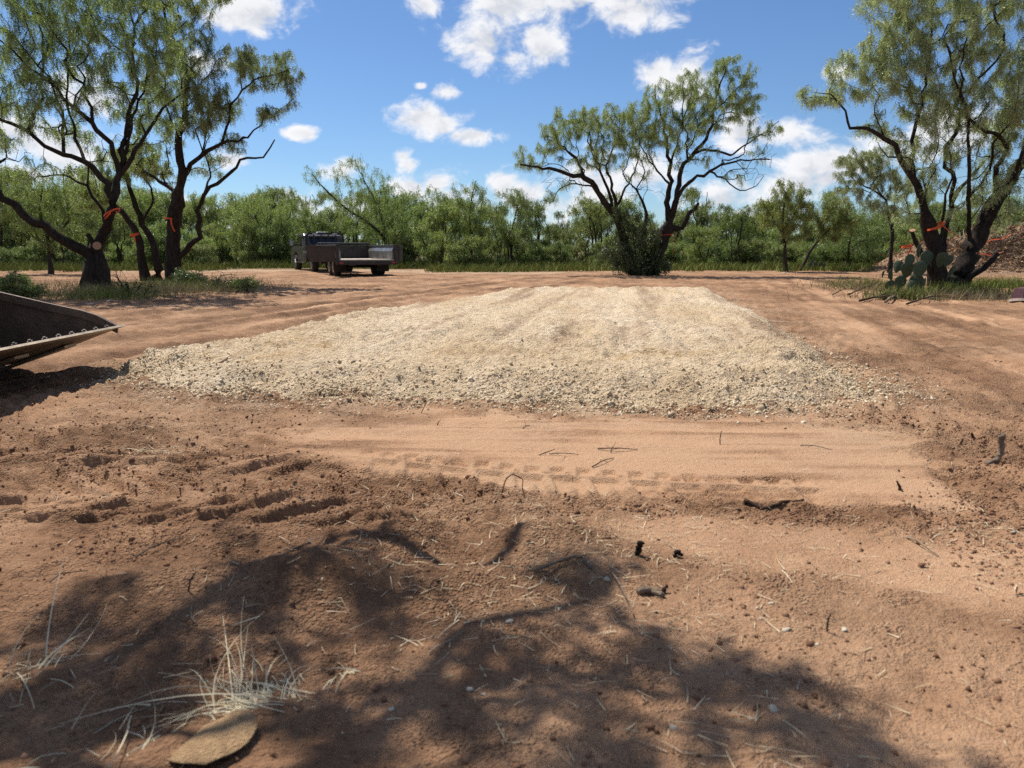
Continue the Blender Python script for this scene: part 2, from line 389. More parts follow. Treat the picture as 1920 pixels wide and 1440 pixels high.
def caliche_material():
    m, t, b = stdmat('crushed_limestone')
    g = t.new('ShaderNodeNewGeometry'); P = g.outputs['Position']
    mp = t.vmath('MULTIPLY', P, (1, 0.35, 1))
    n1 = t.noise(mp, 0.9, 5, .62); n2 = t.noise(P, 14, 5, .68); n3 = t.noise(P, 55, 4, .65)
    base = t.mix(t.maprange(n1, .36, .62), (0.67, 0.495, 0.30), (0.79, 0.63, 0.44))
    a = t.new('ShaderNodeAttribute', attribute_name='yellow')
    base = t.mix(t.math('MULTIPLY', a.outputs['Fac'], t.maprange(n2, .35, .6)), base, (0.56, 0.37, 0.17))
    a2 = t.new('ShaderNodeAttribute', attribute_name='soil')
    base = t.mix(t.math('MULTIPLY', t.maprange(n2, .46, .64), .62), base, (0.38, 0.265, 0.16))
    base = t.mix(t.maprange(t.noise(t.vmath('MULTIPLY', P, (1.0, .55, 1)), 2.6, 4, .65), .52, .68, 0, .5), base, (0.42, 0.29, 0.175))
    base = t.mix(t.maprange(t.math('ADD', a2.outputs['Fac'], t.math('SUBTRACT', n2, .5)), .2, .8, 0, .85), base, (0.34, 0.215, 0.13))
    vo = t.new('ShaderNodeTexVoronoi'); vo.inputs['Scale'].default_value = 34; t.put(vo.inputs['Vector'], P)
    base = t.mix(t.math('MULTIPLY', t.maprange(vo.outputs['Distance'], .0, .45, 1, 0), t.maprange(n1, .35, .55, .2, .7)), base, (0.74, 0.645, 0.47))
    t.put(b.inputs['Base Color'], base); b.inputs['Roughness'].default_value = .92; b.inputs['Specular IOR Level'].default_value = .12
    bn = t.new('ShaderNodeBump'); bn.inputs['Strength'].default_value = 1.0; bn.inputs['Distance'].default_value = 0.05
    t.put(bn.inputs['Height'], t.math('ADD', t.math('MULTIPLY', vo.outputs['Distance'], -.30), t.math('ADD', n2, t.math('MULTIPLY', n3, .8))))
    t.l.new(bn.outputs[0], b.inputs['Normal'])
    return m
M_SOIL = soil_material(); M_CAL = caliche_material()

gq = quads[~inner]
used = np.zeros(len(gx), bool); used[gq.ravel()] = True
def compact(used, *arrs):
    remap = np.cumsum(used) - 1
    return remap, [a[used] for a in arrs]
hz = gh - 0.05 * sstep(0.1, 0.5, psd)
remap, (vx, vy, vz, a1, a2, a3, a4) = compact(used, gx, gy, hz, tone, dusty, spill, veg)
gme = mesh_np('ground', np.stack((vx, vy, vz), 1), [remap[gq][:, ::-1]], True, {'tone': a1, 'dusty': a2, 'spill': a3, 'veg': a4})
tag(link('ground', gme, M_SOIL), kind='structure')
pq = quads[outer_pad]
used = np.zeros(len(gx), bool); used[pq.ravel()] = True
yel = np.zeros(gx.shape)
for px, py, r, k in ((1150, 668, .55, .9), (1300, 660, .5, .6), (450, 668, .6, .8), (560, 640, .8, .6), (1500, 690, .5, .5), (900, 650, .8, .35)):
    mx, my = g2(px, py, .17); yel += k * np.exp(-((gx - mx) ** 2 + ((gy - my) * 1.6) ** 2) / r ** 2)
soilm = np.clip(0.55 * np.exp(-np.maximum(psd, 0) / .25) + .5 * np.exp(-(((gx - g2(1560, 750)[0]) / .35) ** 2 + ((gy - g2(1560, 750)[1]) / .35) ** 2)), 0, 1)
# tracked-in soil in long bands
soilm += 1.0 * sstep(6.2, 9, gy) * np.clip(fbm((gx - .16 * gy) * 2.2, gy * .10, 1, 3, 97), 0, 1)
remap, (vx, vy, vz, a1, a2) = compact(used, gx, gy, pz + 0.5 * gh * (psd < 0.2), np.clip(1.7 * yel * (0.6 + fbm(gx, gy, 2.4, 2, 98)), 0, 1), soilm)
pme = mesh_np('gravel_pad', np.stack((vx, vy, vz), 1), [remap[pq][:, ::-1]], True, {'yellow': a1, 'soil': a2})
tag(link('gravel_pad', pme, M_CAL), kind='structure')

def surf_z(x, y):
    x = np.atleast_1d(x); y = np.atleast_1d(y)
    sd, z = pad_surface(x, y); h = H(x, y)
    inb = (x > -9) & (x < 9) & (y > 4) & (y < 26) & (sd > -0.1)
    return np.where(inb, np.maximum(z, h), h)

# ------------------------------------------------------------------ scattered small stuff
RNG = np.random.default_rng(11)
def ico():
    bm = bmesh.new(); bmesh.ops.create_icosphere(bm, subdivisions=1, radius=1.0)
    v = np.array([p.co[:] for p in bm.verts]); f = np.array([[q.index for q in p.verts] for p in bm.faces]); bm.free(); return v, f
ICO_V, ICO_F = ico()
def rand_rot(n, rng):
    q = rng.normal(size=(n, 4)); q /= np.linalg.norm(q, axis=1)[:, None]
    a, b, c, d = q.T
    return np.stack((np.stack((1 - 2 * (c * c + d * d), 2 * (b * c - a * d), 2 * (b * d + a * c)), -1),
                     np.stack((2 * (b * c + a * d), 1 - 2 * (b * b + d * d), 2 * (c * d - a * b)), -1),
                     np.stack((2 * (b * d - a * c), 2 * (c * d + a * b), 1 - 2 * (b * b + c * c)), -1)), 1)
OCT_V = np.array([(1, 0, 0), (-1, 0, 0), (0, 1, 0), (0, -1, 0), (0, 0, 1), (0, 0, -1)], float)
OCT_F = np.array([(0, 2, 4), (2, 1, 4), (1, 3, 4), (3, 0, 4), (2, 0, 5), (1, 2, 5), (3, 1, 5), (0, 3, 5)])
def lumps(name, pts, size, rough=.28, squash=(.75, 1.2), sink=.25, rng=RNG, oct_=False):
    BV, BF = (OCT_V, OCT_F) if oct_ else (ICO_V, ICO_F)
    n = len(pts); nv = len(BV)
    v = BV[None] * (1 + rng.uniform(-rough, rough, (n, nv, 1)))
    v = v * rng.uniform(squash[0], squash[1], (n, 1, 3)) * np.asarray(size)[:, None, None]
    v = np.einsum('nij,nvj->nvi', rand_rot(n, rng), v)
    v = v + (pts + np.array([0, 0, 1]) * (np.asarray(size) * (1 - 2 * sink))[:, None] * .5)[:, None]
    f = BF[None] + (np.arange(n) * nv)[:, None, None]
    return mesh_np(name, v.reshape(-1, 3), [f.reshape(-1, 3)])
def isl_mat(name, cols, rough=.9, transl=0.0, spec=.1, fleck=None):
    m, t, b = stdmat(name)
    g = t.new('ShaderNodeNewGeometry')
    cr = t.new('ShaderNodeValToRGB'); t.put(cr.inputs[0], g.outputs['Random Per Island'])
    e = cr.color_ramp.elements; e[0].color = cols[0] + (1,); e[-1].color = cols[-1] + (1,)
    for k, c in enumerate(cols[1:-1]):
        q = e.new((k + 1) / (len(cols) - 1)); q.color = c + (1,)
    col = cr.outputs[0]
    col = t.mix(t.maprange(t.noise(g.outputs['Position'], 30, 3), .35, .65, 0, .5), col, tuple(c * .62 for c in cols[0]))
    t.put(b.inputs['Base Color'], col); b.inputs['Roughness'].default_value = rough; b.inputs['Specular IOR Level'].default_value = spec
    return m
M_STONE = isl_mat('limestone_chips', [(.46, .345, .21), (.62, .495, .33), (.53, .405, .25), (.74, .63, .46), (.47, .31, .165)])
M_CLOD = isl_mat('soil_clods', [(.17, .09, .052), (.24, .13, .076), (.31, .175, .105), (.13, .07, .042)])
M_STRAW = isl_mat('dry_straw', [(.58, .47, .30), (.46, .36, .22), (.66, .57, .40), (.36, .26, .16)], .8)

def pick(n, xr, yr, w, rng=RNG):   # rejection sampling in perspective-friendly density
    out = []
    while sum(map(len, out)) < n:
        x = rng.uniform(*xr, n * 3); y = rng.uniform(*yr, n * 3)
        k = rng.uniform(size=n * 3) < w(x, y)
        out.append(np.stack((x[k], y[k]), 1))
    return np.concatenate(out)[:n]
# gravel on the pad's edges and top
def wg(x, y):
    sd, hp = pad_height(x, y)
    front = np.exp(-((sd - .30) / .34) ** 2) * (y < 7.2) * (.55 + .6 * np.clip(fbm(x, y, 1.3, 2, 101) + .4 * (x > -1.5), -.5, 1))
    edge = np.exp(-(sd / .16) ** 2) * .30
    top = (sd > 0) * .012 * np.clip(.4 + fbm(x, y, 1.1, 2, 102), 0, 1)
    return np.clip(front + edge + top, 0, 1)
p = pick(17000, (-4.4, 5.5), (4.6, 10), wg)
sz = RNG.gamma(2.2, .0024, len(p)) + .003
tag(link('gravel', lumps('gravel', np.column_stack((p, surf_z(p[:, 0], p[:, 1]))), sz, .34, (.6, 1.3), .55, oct_=True), M_STONE),
    'loose pale limestone gravel along the sloping edges of the pad', 'gravel', kind='stuff')
# crumbs of soil
LIPP = [g2(640, 900), g2(950, 938), g2(1250, 957), g2(1500, 968), g2(1840, 975)]
SPILLR = [g2(1560, 770), g2(1720, 800), g2(1900, 840), g2(1900, 900), g2(1860, 980), g2(1920, 1050)]
def wc(x, y):
    h, S_, S2_, R_, rg_, lf_, lfg_, sds_ = H(x, y, True)
    v = R_ * (.03 + .16 * np.clip(fbm(x, y, 1.8, 2, 111), 0, 1) ** 1.5) + lfg_ * R_ * .22 * np.clip(.3 + fbm(x, y, 2.4, 2, 112), 0, 1)
    v = v + .45 * np.exp(-(seg_dist(x, y, LIPP) / .11) ** 2) * np.clip(.5 + fbm(x, y, 3, 2, 113), 0, 1)
    v = v + .35 * np.exp(-(seg_dist(x, y, SPILLR) / .22) ** 2)
    return np.where(poly_sd(x, y, PAD) > 0, 0, v) * np.clip(6 / (y + 1) ** 1.2, 0, 1)
p = pick(22000, (-4.5, 5), (1.1, 8.5), wc)
sz = np.clip(RNG.gamma(1.3, .0024, len(p)) + .0018, 0, .012)
tag(link('soil_clods', lumps('soil_clods', np.column_stack((p, H(p[:, 0], p[:, 1]))), sz, .42, (.6, 1.4), .45, oct_=True), M_CLOD),
    'crumbled reddish soil clods scattered over the graded dirt', 'soil clods', kind='stuff')
# straw and litter
def blades(name, base, direc, length, width, bend, up=None, rng=RNG, segs=3):
    n = len(base); direc = direc / np.linalg.norm(direc, axis=1)[:, None]
    side = np.cross(direc, np.array([0, 0, 1.0]) + rng.normal(0, .35, (n, 3))); side /= np.linalg.norm(side, axis=1)[:, None] + 1e-9
    tt_ = np.linspace(0, 1, segs + 1); V = []
    for k, s in enumerate(tt_):
        c = base + direc * (length * s)[:, None] + bend * (s * s)
        wd = (width * (1 - .75 * s))[:, None]
        V += [c - side * wd, c + side * wd]
    V = np.stack(V, 1)
    F = np.array([[2 * k, 2 * k + 1, 2 * k + 3, 2 * k + 2] for k in range(segs)])
    F = F[None] + (np.arange(n) * 2 * (segs + 1))[:, None, None]
    return V.reshape(-1, 3), F.reshape(-1, 4)
def wst(x, y):
    v = .05 + .55 * np.clip(fbm(x, y, 1.1, 2, 121), 0, 1)
    for px, py, r in ((880, 1100, .5), (1300, 1000, .5), (280, 835, .5), (1830, 1000, .5), (1000, 960, .5)):
        mx, my = g2(px, py); v = v + .5 * np.exp(-((x - mx) ** 2 + (y - my) ** 2) / r ** 2)
    return np.where(poly_sd(x, y, STRIP) > .1, .06, v) * np.clip(3 / (y + .5) ** 1.3, 0, 1)
p = pick(4200, (-4, 4.5), (1.1, 7), wst)
n = len(p); a = RNG.uniform(0, 2 * pi, n)
d = np.stack((np.cos(a), np.sin(a), RNG.normal(.06, .14, n)), 1)
L = RNG.gamma(2.2, .014, n) + .012
V, F = blades('straw', np.column_stack((p, H(p[:, 0], p[:, 1]) + .006)), d, L, RNG.uniform(.0008, .0022, n), RNG.normal(0, .012, (n, 3)) * [1, 1, .3])
tag(link('straw_litter', mesh_np('straw_litter', V, [F]), M_STRAW), 'bits of dry straw and twig litter strewn over the dirt', 'litter', kind='stuff')

# ------------------------------------------------------------------ trees
def bark_material(name, c1, c2, sc=14.0):
    m, t, b = stdmat(name)
    tcn = t.new('ShaderNodeTexCoord'); v = t.vmath('MULTIPLY', tcn.outputs['Object'], (1, 1, .35))
    n = t.noise(v, sc, 6, .7); n2 = t.noise(tcn.outputs['Object'], 2.0, 3)
    t.put(b.inputs['Base Color'], t.mix(t.math('MULTIPLY', t.maprange(n, .35, .65), t.maprange(n2, .3, .7, .5, 1)), c1, c2))
    b.inputs['Roughness'].default_value = .9; b.inputs['Specular IOR Level'].default_value = .15
    bn = t.new('ShaderNodeBump'); bn.inputs['Strength'].default_value = 1; bn.inputs['Distance'].default_value = .05
    t.put(bn.inputs['Height'], n); t.l.new(bn.outputs[0], b.inputs['Normal'])
    return m
def leaf_material(name, cols, transl=.35, gloss=.0):
    m = bpy.data.materials.new(name); m.use_nodes = True; t = NT(m.node_tree); t.n.clear()
    g = t.new('ShaderNodeNewGeometry'); oi = t.new('ShaderNodeObjectInfo')
    cr = t.new('ShaderNodeValToRGB'); t.put(cr.inputs[0], g.outputs['Random Per Island'])
    e = cr.color_ramp.elements; e[0].color = cols[0] + (1,); e[-1].color = cols[-1] + (1,)
    for k, c in enumerate(cols[1:-1]):
        q = e.new((k + 1) / (len(cols) - 1)); q.color = c + (1,)
    hs = t.new('ShaderNodeHueSaturation'); t.put(hs.inputs['Color'], cr.outputs[0])
    t.put(hs.inputs['Hue'], t.maprange(oi.outputs['Random'], 0, 1, .468, .515)); t.put(hs.inputs['Value'], t.maprange(t.math('FRACT', t.math('MULTIPLY', oi.outputs['Random'], 7.3)), 0, 1, .70, 1.32))
    # slow drift from clump to clump: younger and older growth
    drift = t.maprange(t.noise(g.outputs['Position'], .9, 3), .35, .65, 0, 1)
    col = t.mix(t.math('MULTIPLY', drift, .45), hs.outputs[0], tuple(c * k for c, k in zip(cols[-1], (.98, 1.02, .85))))
    df = t.new('ShaderNodeBsdfDiffuse'); t.put(df.inputs[0], col)
    tr = t.new('ShaderNodeBsdfTranslucent'); t.put(tr.inputs[0], t.mix(1.0, col, (1.15, 1.2, .65), 'MULTIPLY'))
    mx = t.new('ShaderNodeMixShader'); mx.inputs[0].default_value = transl; t.l.new(df.outputs[0], mx.inputs[1]); t.l.new(tr.outputs[0], mx.inputs[2])
    outp = mx.outputs[0]
    if gloss:
        gl = t.new('ShaderNodeBsdfGlossy'); gl.inputs['Roughness'].default_value = .42; gl.inputs[0].default_value = (1, 1, 1, 1)
        m2 = t.new('ShaderNodeMixShader'); m2.inputs[0].default_value = gloss; t.l.new(outp, m2.inputs[1]); t.l.new(gl.outputs[0], m2.inputs[2]); outp = m2.outputs[0]
    o = t.new('ShaderNodeOutputMaterial'); t.l.new(outp, o.inputs[0])
    return m
M_BARK = bark_material('mesquite_bark', (.015, .012, .010), (.058, .043, .033))
M_BARK2 = bark_material('scrub_bark', (.026, .021, .017), (.085, .065, .048))
M_LEAF = leaf_material('mesquite_leaf', [(.185, .245, .095), (.235, .295, .115), (.295, .345, .150), (.215, .290, .155)], .54, .05)
M_LEAF_R = leaf_material('silvery_mesquite_leaf', [(.235, .275, .150), (.300, .340, .195), (.360, .395, .245), (.260, .315, .205)], .48, .05)
M_LEAF_B = leaf_material('scrub_leaf', [(.150, .200, .062), (.195, .245, .078), (.245, .285, .105), (.165, .220, .092)], .52, .04)
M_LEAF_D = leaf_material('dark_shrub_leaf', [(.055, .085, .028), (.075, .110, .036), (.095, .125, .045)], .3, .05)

class Tree:
    def __init__(s, seed):
        s.pos = []; s.par = []; s.hand = []; s.leafy = []; s.plen = []; s.dirs = []; s.order = []
        s.rng = np.random.default_rng(seed)
    def node(s, p, par, hand=0.0, leafy=False):
        p = np.asarray(p, float)
        s.pos.append(p); s.par.append(par); s.hand.append(hand); s.leafy.append(leafy)
        if par >= 0:
            d = p - s.pos[par]; L = np.linalg.norm(d); s.plen.append(s.plen[par] + L); s.dirs.append(d / (L + 1e-9))
        else: s.plen.append(0.0); s.dirs.append(np.array([0, 0, 1.0]))
        return len(s.pos) - 1
    def limb(s, pts, r0, r1, start=None, step=.22, gnarl=.03, wander=.35):
        P = [np.asarray(p, float) for p in pts]
        if start is None and s.pos:
            A = np.array(s.pos); start = int(np.argmin(((A - P[0]) ** 2).sum(1)))
            P[0] = A[start]
        # depth wander so that a limb is not a flat drawing
        n = len(P); ph = s.rng.uniform(0, 6.28)
        tot = sum(np.linalg.norm(P[i + 1] - P[i]) for i in range(n - 1)); acc_ = 0; run = []
        Q = [P[0]]
        for i in range(1, n):
            a, b = P[i - 1], P[i]
            pm = P[i - 2] if i > 1 else a - (b - a); pn = P[i + 1] if i < n - 1 else b + (b - a)
            L = np.linalg.norm(b - a); k = max(1, int(L / step))
            for j in range(1, k + 1):
                t = j / k
                c = .5 * ((2 * a) + (b - pm) * t + (2 * pm - 5 * a + 4 * b - pn) * t * t + (3 * a - pm - 3 * b + pn) * t ** 3)
                Q.append(c)
        idx = start if start is not None else -1
        m = len(Q)
        ids = []
        for i, q in enumerate(Q):
            f = i / max(1, m - 1)
            if i == 0:
                if start is None: idx = s.node(q, -1, r0); ids.append(idx)
                else: ids.append(start)
                continue
            q = q + s.rng.normal(0, gnarl, 3) * min(1, 6 * f)
            idx = s.node(q, idx, r0 + (r1 - r0) * f); ids.append(idx)
        return ids
    def grow(s, att, leafy, k=.28, zmin=0.0, step=.2, jit=.035, droop=0.0, minr=0.0):
        att = np.asarray(att); n = len(att); alive = np.ones(n, bool)
        cost = np.full(n, 1e9); best = np.zeros(n, int)
        def upd(ids):
            for i in ids:
                p = s.pos[i]
                if p[2] < zmin: continue
                dv = att - p; D = np.linalg.norm(dv, axis=1)
                cs = (dv @ s.dirs[i]) / (D + 1e-9)
                c = D * (1 + .35 * np.clip(-cs + .2, 0, 1.2)) + k * s.plen[i]
                w_ = c < cost
                cost[w_] = c[w_]; best[w_] = i
        upd(range(len(s.pos)))
        for _ in range(n):
            c = np.where(alive, cost, 1e9); a = int(np.argmin(c)); alive[a] = False
            i = int(best[a]); p0 = s.pos[i]; p1 = att[a]; d = p1 - p0; L = np.linalg.norm(d)
            if L < 1e-3: continue
            ctrl = p0 + .45 * L * (.55 * s.dirs[i] + .45 * d / L) + np.array([0, 0, .08 * L])
            m = max(1, int(L / step)); ids = []; cur = i
            for j in range(1, m + 1):
                t = j / m
                q = (1 - t) ** 2 * p0 + 2 * t * (1 - t) * ctrl + t * t * p1 + s.rng.normal(0, jit, 3) * (t < 1)
                cur = s.node(q, cur, 0.0, bool(leafy[a])); ids.append(cur)
            upd(ids)
    def finish(s, tip=.0070, ex=2.2):
        s.P = np.array(s.pos); s.A = np.array(s.par); hand = np.array(s.hand); n = len(s.P)
        acc_ = np.zeros(n); r = np.zeros(n)
        for i in range(n - 1, -1, -1):
            r[i] = max(tip, acc_[i] ** (1 / ex)) if acc_[i] > 0 else tip
            if s.A[i] >= 0: acc_[s.A[i]] += r[i] ** ex
        s.pipe = r.copy()
        for i in range(n):
            if hand[i] > 0: r[i] = hand[i]
            elif s.A[i] >= 0: r[i] = min(r[i], .82 * r[s.A[i]] if hand[s.A[i]] > 0 else r[s.A[i]])
        s.r = r; s.isl = hand > 0; s.lf = np.array(s.leafy)
    def tubes(s, mask, name, origin, mat, parent):
        n = len(s.P); main = np.full(n, -1); bestr = np.zeros(n)
        for i in range(n):
            p = s.A[i]
            if p >= 0 and mask[i] and s.r[i] > bestr[p]: bestr[p] = s.r[i]; main[p] = i
        starts = [i for i in range(n) if mask[i] and (s.A[i] < 0 or not mask[s.A[i]] or main[s.A[i]] != i)]
        V = []; Fq = []; Ft = []; off = 0
        for st in starts:
            ch = [st]
            while main[ch[-1]] >= 0: ch.append(main[ch[-1]])
            pts = s.P[ch]; rad = s.r[ch].copy()
            if s.A[st] >= 0:
                pts = np.vstack((s.P[s.A[st]], pts)); rad = np.concatenate(([min(s.r[s.A[st]] * .9, rad[0] * 1.25)], rad))
            if len(pts) < 2: continue
            rm = rad.max(); k = 10 if rm > .09 else 7 if rm > .035 else 4 if rm > .012 else 3
            tg = np.gradient(pts, axis=0); tg /= np.linalg.norm(tg, axis=1)[:, None] + 1e-9
            ref = np.array([0.31, .22, .92]) if abs(tg[0][2]) < .8 else np.array([.9, .3, .1])
            u = np.cross(tg, ref); u /= np.linalg.norm(u, axis=1)[:, None] + 1e-9
            v = np.cross(tg, u)
            a = np.arange(k) * 2 * pi / k
            rj = rad[:, None] * (1 + s.rng.normal(0, .09 if rm > .035 else 0, (len(pts), k)))
            ring = pts[:, None] + rj[:, :, None] * (np.cos(a)[None, :, None] * u[:, None] + np.sin(a)[None, :, None] * v[:, None])
            m = len(pts); V.append(ring.reshape(-1, 3)); V.append(pts[-1:] + tg[-1:] * rad[-1] * .5)
            ii, jj = np.meshgrid(np.arange(m - 1), np.arange(k), indexing='ij'); j2 = (jj + 1) % k
            Fq.append((off + np.stack((ii * k + jj, ii * k + j2, (ii + 1) * k + j2, (ii + 1) * k + jj), -1)).reshape(-1, 4))
            jj = np.arange(k); Ft.append(off + np.stack(((m - 1) * k + jj, (m - 1) * k + (jj + 1) % k, np.full(k, m * k)), -1))
            off += m * k + 1
        if not V: return None
        return link(name, mesh_np(name, np.vstack(V) - origin, [np.vstack(Fq), np.vstack(Ft)], True), mat, parent)
    def leaves(s, npin, origin, mat, parent, name='crown', nl=7, leaflet=.034, wid=.0085, plen=(.11, .23), spread=.08, rmax=.017, droop=(.3, 2.6)):
        rng = s.rng
        sel = np.where(s.lf & (s.r < rmax) & (s.A >= 0))[0]
        a = s.P[s.A[sel]]; b = s.P[sel]; L = np.linalg.norm(b - a, axis=1)
        pr = L / L.sum(); i = rng.choice(len(sel), npin, p=pr); t = rng.uniform(0, 1.15, npin)[:, None]
        o = a[i] * (1 - t) + b[i] * t + rng.normal(0, spread * .5, (npin, 3))
        az_ = rng.uniform(0, 2 * pi, npin); dz = -rng.uniform(*droop, npin)
        d = np.stack((np.cos(az_), np.sin(az_), dz), 1); d /= np.linalg.norm(d, axis=1)[:, None]
        pl = rng.uniform(*plen, npin)
        sd = np.cross(d, rng.normal(size=(npin, 3))); sd /= np.linalg.norm(sd, axis=1)[:, None]
        q = np.linspace(.15, 1, nl)
        c = o[:, None] + d[:, None] * (pl[:, None] * q)[:, :, None] - np.array([0, 0, 1]) * (pl[:, None] * q * q * .35)[:, :, None]
        tl = sd[:, None] * .9 + d[:, None] * .35 + rng.normal(0, .35, (npin, nl, 3)); tl /= np.linalg.norm(tl, axis=2)[:, :, None]
        tw = np.cross(tl, rng.normal(size=(npin, nl, 3))); tw /= np.linalg.norm(tw, axis=2)[:, :, None]
        hl = leaflet * (1.15 - .5 * np.abs(q - .45))[None, :, None] * rng.uniform(.75, 1.25, (npin, nl, 1)); hw = wid * rng.uniform(.8, 1.3, (npin, nl, 1))
        V = np.stack((c - tl * hl, c + tw * hw * 1.6, c + tl * hl), 2).reshape(-1, 3) - origin
        F = np.arange(len(V)).reshape(-1, 3)
        o_ = link(name, mesh_np(name, V, [F]), mat, parent)
        return tag(o_, kind='stuff')
def blob_pts(rng, c, r, n):
    d = rng.normal(size=(n, 3)); d /= np.linalg.norm(d, axis=1)[:, None]
    return np.asarray(c) + d * (rng.uniform(0, 1, (n, 1)) ** .45) * np.asarray(r)

def hero(name, base_px, limbs, blobs, npin, seed, label, mat, group=None, dens=1.0, zmin=1.2, flare=1.25, ydist=None, leafkw={}, k=.28, bark=None, ls=.92):
    b0 = G(*base_px); y0 = ydist or b0.y
    if ydist: b0 = at(base_px[0], base_px[1], ydist)
    z0 = Hs(b0.x, y0)
    rng = np.random.default_rng(seed); T = Tree(seed)
    ppm = FPX / (y0 * cos(PITCH))
    for q, (pts, r0, r1, dd) in enumerate(limbs):
        n = len(pts); W = []
        for j, (px, py) in enumerate(pts):
            p = at(px, py, y0 + dd * j / max(1, n - 1)); W.append(np.array(p))
        if q == 0 or dd == 'root' or (pts[0][1] > base_px[1] - 40 and q > 0 and abs(pts[0][0] - base_px[0]) < 120 and pts[0][1] >= base_px[1] - 22):
            W[0][2] = z0 - .12
            ids = T.limb(W, r0, r1, -1 if q else None, gnarl=r0 * .10) if q == 0 else T.limb(W, r0, r1, None if False else 0, gnarl=r0 * .1)
            # flare at the ground
        else:
            T.limb(W, r0 * .78 * ls, r1 * .7 * ls, None, gnarl=.02 + r0 * .12)
    for i in range(len(T.pos)):
        zz = T.pos[i][2] - z0
        if zz < .7: T.hand[i] *= 1 + (flare - 1) * max(0, (.7 - zz) / .7)
    A = []; Lf = []
    for bl in blobs:
        px, py, rx, ry, dy, leafy = (bl + (0, 1))[:6] if len(bl) == 4 else bl
        c = at(px, py, y0 + dy); rx_, rz_ = rx / ppm, ry / ppm; rd = min(max(rx_, rz_) * 1.1, 1.9)
        n = int(dens * 62 * (rx_ * rz_ * rd) ** .72) + 8
        A.append(blob_pts(rng, c, (rx_, rd, rz_), n)); Lf += [leafy > rng.uniform() for _ in range(n)]
    T.grow(np.vstack(A), Lf, k=k, zmin=z0 + zmin)
    T.finish()
    root = empty(name, (b0.x, y0, z0)); org = np.array([b0.x, y0, z0])
    bark = bark or M_BARK
    T.tubes(T.isl, 'trunk', org, bark, root)
    T.tubes(~T.isl, 'branches', org, bark, root)
    T.leaves(npin, org, mat, root, **leafkw)
    tag(root, label, 'tree', group)
    return root, T

HEROES = {}
HEROES['A'] = hero('mesquite_tree', (184, 549), [
    ([(184, 549), (180, 510), (176, 472)], .30, .26, 0),
    ([(172, 480), (140, 462), (100, 440), (45, 400), (0, 368), (-80, 318), (-150, 250)], .19, .07, -1.5),
    ([(180, 472), (196, 440), (206, 412), (212, 380)], .19, .16, -.3),
    ([(212, 380), (192, 329), (158, 300), (117, 288), (83, 275), (54, 250), (20, 229), (0, 217), (-70, 180)], .125, .035, -1.6),
    ([(212, 380), (223, 325), (229, 300), (237, 250), (250, 200), (258, 158), (250, 90), (245, 20)], .13, .03, .3),
    ([(226, 310), (267, 270), (283, 242), (308, 204), (333, 179), (350, 130)], .09, .025, 1.0),
    ([(224, 320), (210, 270), (183, 242), (137, 200), (90, 150), (40, 110), (0, 70)], .10, .025, -1.0),
    ([(54, 250), (66, 215), (75, 183), (79, 117), (80, 50), (74, -20)], .07, .02, .3),
    ([(125, 286), (120, 230), (100, 170), (70, 120), (20, 60)], .06, .02, -.6),
    ([(158, 300), (140, 250), (125, 180), (135, 110), (150, 40)], .06, .018, .8),
    ([(229, 300), (245, 240), (262, 190), (285, 130), (300, 60)], .055, .018, .7),
    ([(205, 420), (175, 370), (146, 337), (100, 330), (58, 333)], .07, .02, .7),
    ([(178, 478), (170, 455), (168, 438)], .13, .09, -.2)],
    [(60, 60, 110, 90), (170, 50, 110, 80), (60, 170, 90, 70, -1, .75), (250, 120, 80, 70), (180, 160, 80, 60, .4, .8), (285, 190, 60, 50, .6, .9), (20, -60, 150, 70),
     (200, -60, 160, 60), (-60, 150, 90, 150), (120, 230, 80, 45, .8, .5), (270, 240, 60, 40, .8, .7), (20, 300, 70, 45, -.6, .45), (215, 290, 55, 30, .5, .35), (310, 90, 45, 60, .5, 1), (260, 20, 70, 60)],
    28000, 101, 'leaning dark mesquite with sawn limb and orange tape, nearest of the left trees', M_LEAF, k=.22)
HEROES['C'] = hero('mesquite_tree', (325, 532), [
    ([(325, 532), (325, 470), (327, 417), (333, 367)], .26, .21, 0),
    ([(333, 367), (342, 333), (338, 270), (344, 225), (350, 138), (329, 96), (312, 37), (300, -10)], .19, .04, -.4),
    ([(340, 330), (358, 305), (375, 292), (417, 267), (467, 258), (492, 237)], .115, .03, -.6),
    ([(423, 264), (428, 225), (433, 196), (467, 158), (508, 142), (548, 128)], .06, .018, -.5),
    ([(330, 500), (350, 470), (366, 452), (379, 429), (373, 396), (396, 354), (433, 321), (463, 296), (495, 292), (513, 262)], .14, .03, -1.0),
    ([(328, 372), (300, 342), (258, 313), (236, 296)], .10, .04, .6),
    ([(349, 140), (365, 118), (385, 104)], .05, .02, .4),
    ([(338, 260), (318, 215), (308, 170), (320, 110)], .05, .02, .8),
    ([(396, 354), (396, 320), (384, 290), (392, 250)], .05, .018, .5)],
    [(345, 40, 55, 55), (330, -40, 100, 50), (362, 175, 48, 55), (355, 110, 55, 45), (395, 190, 34, 62, -.4, 1), (480, 125, 62, 36), (538, 130, 26, 34), (455, 105, 36, 26), (548, 165, 14, 26),
     (500, 205, 24, 24), (428, 195, 26, 40), (300, 150, 45, 55, .6, .9), (300, 255, 48, 40, .6, .6), (440, 262, 30, 26, 0, .7), (400, 300, 44, 30, .4, .5), (362, 230, 40, 36), (260, 300, 50, 36, .8, .5), (320, 330, 40, 30, .8, .4)],
    22000, 102, 'tall forked mesquite with orange tape around its trunk, left of the truck', M_LEAF)
